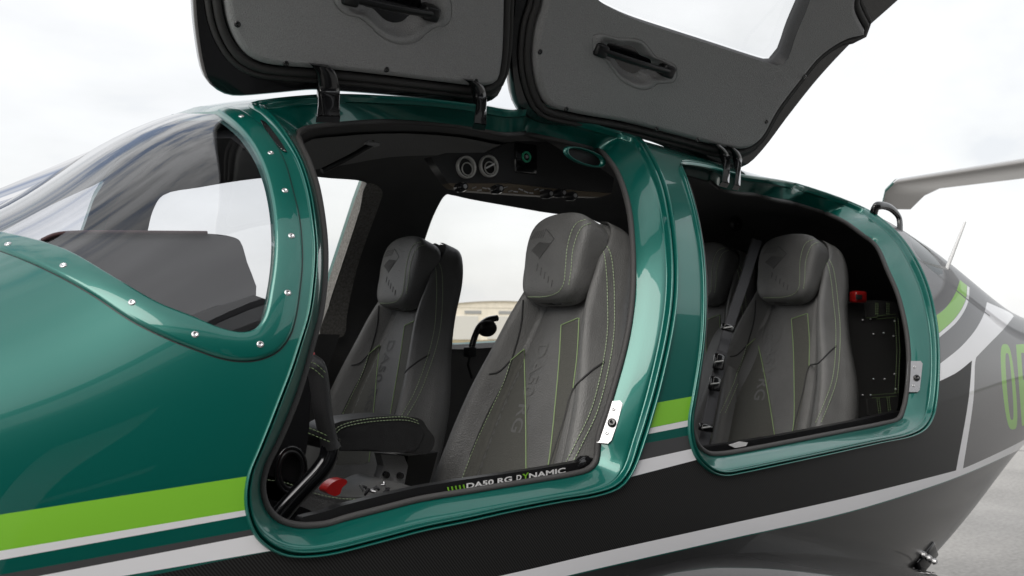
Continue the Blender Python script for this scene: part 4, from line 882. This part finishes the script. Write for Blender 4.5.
# fittings that stand on the hull: each springs from the surface under its foot
def foot(p): u = uv([p])[0]; return hull(u[0], u[1])
f0, f1 = foot((872, 214)), foot((900, 230)); yv = (f0[1] + f1[1]) / 2
arc = np.vstack([f0 - [0, 0, .02], at([(876, 207), (885, 206), (893, 210), (899, 218)], 1, yv), f1 - [0, 0, .02]]); b = MB(); b.tube(spline(arc, 6), [.013] * 31, 'gloss_black', 10, flatten=.6); b.build('roof_loop', plane)
f0 = foot((947, 268)); p1 = at([(965, 222)], 1, f0[1])[0]; b = MB(); b.tube([f0 * 1.0 - (p1 - f0) * .1, p1], [.0065, .004], 'letter_white', 8); b.build('whip_antenna', plane)
f0 = foot((915, 520)); p1 = at([(946, 513.5)], 1, -.1)[0]; p0 = at([(900, 523.5)], 1, -.2)[0]; b = MB(); b.tube([p0, p1], [.003, .002], 'black', 6); b.build('whip_antenna', plane)
c0 = foot((924, 556)) + np.array([0, -.004, -.004]); b = MB(); b.box(c0, (.09, .02, .045), 'gloss_black', Matrix.Rotation(-.5, 3, 'Y'), .004)
bk = b.build('belly_step', plane)
for q in (-.03, -.005, .02):
    b = MB(); b.tube([c0 + [q, -.012, -q * .5], c0 + [q, -.02, -q * .5]], [.009, .006], 'metal', 10); b.build('bolt', bk)
for x, y, r in ((.25, -2.1, .20), (.25, 2.1, .20), (-2.55, 0, .17)):
    b = MB(); b.tube([(x, y, .9 if y else .75), (x + .03, y, .45), (x, y, r)], [.035, .03, .025], 'metal', 12); leg = b.build('gear_leg', plane)
    b = MB(); b.grid(np.array([[(x + q * math.cos(t), y + w, r + q * math.sin(t)) for t in np.linspace(0, 2 * PI, 36, endpoint=False)] for q, w in ((.02, -.05), (r * .55, -.055), (r * .9, -.06), (r, -.035), (r, .035), (r * .9, .06), (r * .55, .055), (.02, .05))]), 'seal', cv=True); b.build('wheel', leg)
b = MB(); b.grid(np.array([[(-3.28 - .34 * (1 - k * k), .17 * k * math.cos(t), 1.0 + .17 * k * math.sin(t)) for t in np.linspace(0, 2 * PI, 32, endpoint=False)] for k in np.linspace(.02, 1, 10)]), 'silver', cv=True); spn = b.build('spinner', plane)
for k in range(3):
    a = k * 2 * PI / 3 + .3; rd = np.array([0, math.cos(a), math.sin(a)]); tg = np.array([0, -math.sin(a), math.cos(a)]); rows = []
    for q, w in ((.12, .05), (.3, .085), (.6, .08), (.9, .045), (.96, .01)): c = np.array([-3.40, 0, 1.0]) + rd * q; ch = tg * w + np.array([1, 0, 0]) * w * (.9 - q * .7); tn = np.cross(rd, ch); tn /= np.linalg.norm(tn); rows.append([c - ch, c - tn * .012, c + ch, c + tn * .012])
    b = MB(); b.grid(np.array(rows), 'black', cv=True); b.build('propeller_blade', spn)

# ---------------------------------------------------------------- buildings
def hangar(name, c, w, d, h, label, door=True):
    root = link(name, None); root.location = c; tag(root, label, 'hangar', kind=None)
    b = MB(); b.box((0, 0, h / 2), (w, d, h), 'hangar_wall'); b.build('wall', root)
    b = MB(); n = 12; b.grid(np.array([[(x, y, h + .02 + rise) for y in (-d / 2 - .3, d / 2 + .3)] for x, rise in [(-w / 2 - .3 + (w + .6) * i / n, h * .22 * math.sin(PI * i / n)) for i in range(n + 1)]]), 'hangar_roof'); P = [(-w / 2 - .3 + (w + .6) * i / n, -d / 2 - .05, h + .01 + h * .22 * math.sin(PI * i / n)) for i in range(n + 1)]; b.add(P, [tuple(range(n + 1))], 'hangar_wall'); b.build('roof', root)
    for i in range(3):
        b = MB(); x = -w * .3 + i * w * .3; b.box((x, -d / 2 - .06, h * .38), (w * .24, .1, h * .72), 'hangar_door'); b.build('hangar_door', root)
    for i in range(5):
        b = MB(); b.box((-w * .42 + i * w * .21, -d / 2 - .04, h * .86), (w * .1, .07, h * .1), 'hangar_dark'); b.build('window', root)
    return root
def far_spot(px, dist):
    D = rays([(px, HZ)])[0]; return CAM + D / np.linalg.norm(D) * dist
for i, (px, dist, w, d, h, lab) in enumerate(((470, 130, 24, 16, 3.9, 'low white hangar with grey doors seen through the far cabin window'), (560, 150, 30, 16, 4.6, 'larger white hangar half hidden behind the near pilot seat'), (300, 170, 40, 18, 4, 'long white hangar behind the windscreen pillar'))):
    p = far_spot(px, dist); hangar('hangar', (p[0], p[1], 0), w, d, h, lab)['group'] = 'white hangars across the airfield'
g = MB(); rows = []
for y, hh in ((300, 0), (300, 7)): rows.append([(x, y, hh * (.7 + .5 * math.sin(x * .05) * math.sin(x * .017 + 1)) if hh else 0) for x in range(-900, 901, 12)])
g.grid(np.array(rows), 'dark_trees'); g.build('tree_line'); tag(bpy.data.objects['tree_line'], kind='stuff'); bpy.data.objects['tree_line']['label'] = 'distant dark tree line beyond the airfield'
g = MB(); g.add([(-400, 62, .004), (400, 62, .004), (400, 120, .004), (-400, 120, .004)], [(0, 1, 2, 3)], 'dry_grass'); tag(g.build('verge'), kind='structure')
# the open hangar the aircraft stands in front of: behind the photographer, seen in the paint
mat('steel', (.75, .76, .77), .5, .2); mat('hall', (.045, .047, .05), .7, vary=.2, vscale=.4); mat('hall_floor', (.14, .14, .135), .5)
hg = link('open_hangar', None, None, (0, -7, 0)); tag(hg, 'dark open hangar mirrored in the green paint of the nose', 'hangar')
X0, X1, Y1, H = -8, .7, -16, 9
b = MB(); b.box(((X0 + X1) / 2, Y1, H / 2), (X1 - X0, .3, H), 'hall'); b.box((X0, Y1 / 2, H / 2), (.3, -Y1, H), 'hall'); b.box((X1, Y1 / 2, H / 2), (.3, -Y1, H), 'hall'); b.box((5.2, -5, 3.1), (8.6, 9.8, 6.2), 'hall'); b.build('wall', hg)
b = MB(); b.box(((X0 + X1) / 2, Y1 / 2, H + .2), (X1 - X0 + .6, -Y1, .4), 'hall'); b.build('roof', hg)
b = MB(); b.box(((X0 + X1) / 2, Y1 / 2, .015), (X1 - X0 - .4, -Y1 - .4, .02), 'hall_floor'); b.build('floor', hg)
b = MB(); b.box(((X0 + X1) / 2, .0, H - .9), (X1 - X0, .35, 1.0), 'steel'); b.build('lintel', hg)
for x in (-6.5, -3.2, -1.1):
    b = MB(); b.box((x, -.5 - (x > -5) * 3, H / 2 - .8), (.55, .4, H - 1.7), 'steel'); b.build('column', hg)
for z in (3.2, 4.4): b = MB(); b.box(((X0 + X1) / 2, -6, z), (X1 - X0 - 1, .25, .3), 'steel'); b.build('beam', hg)
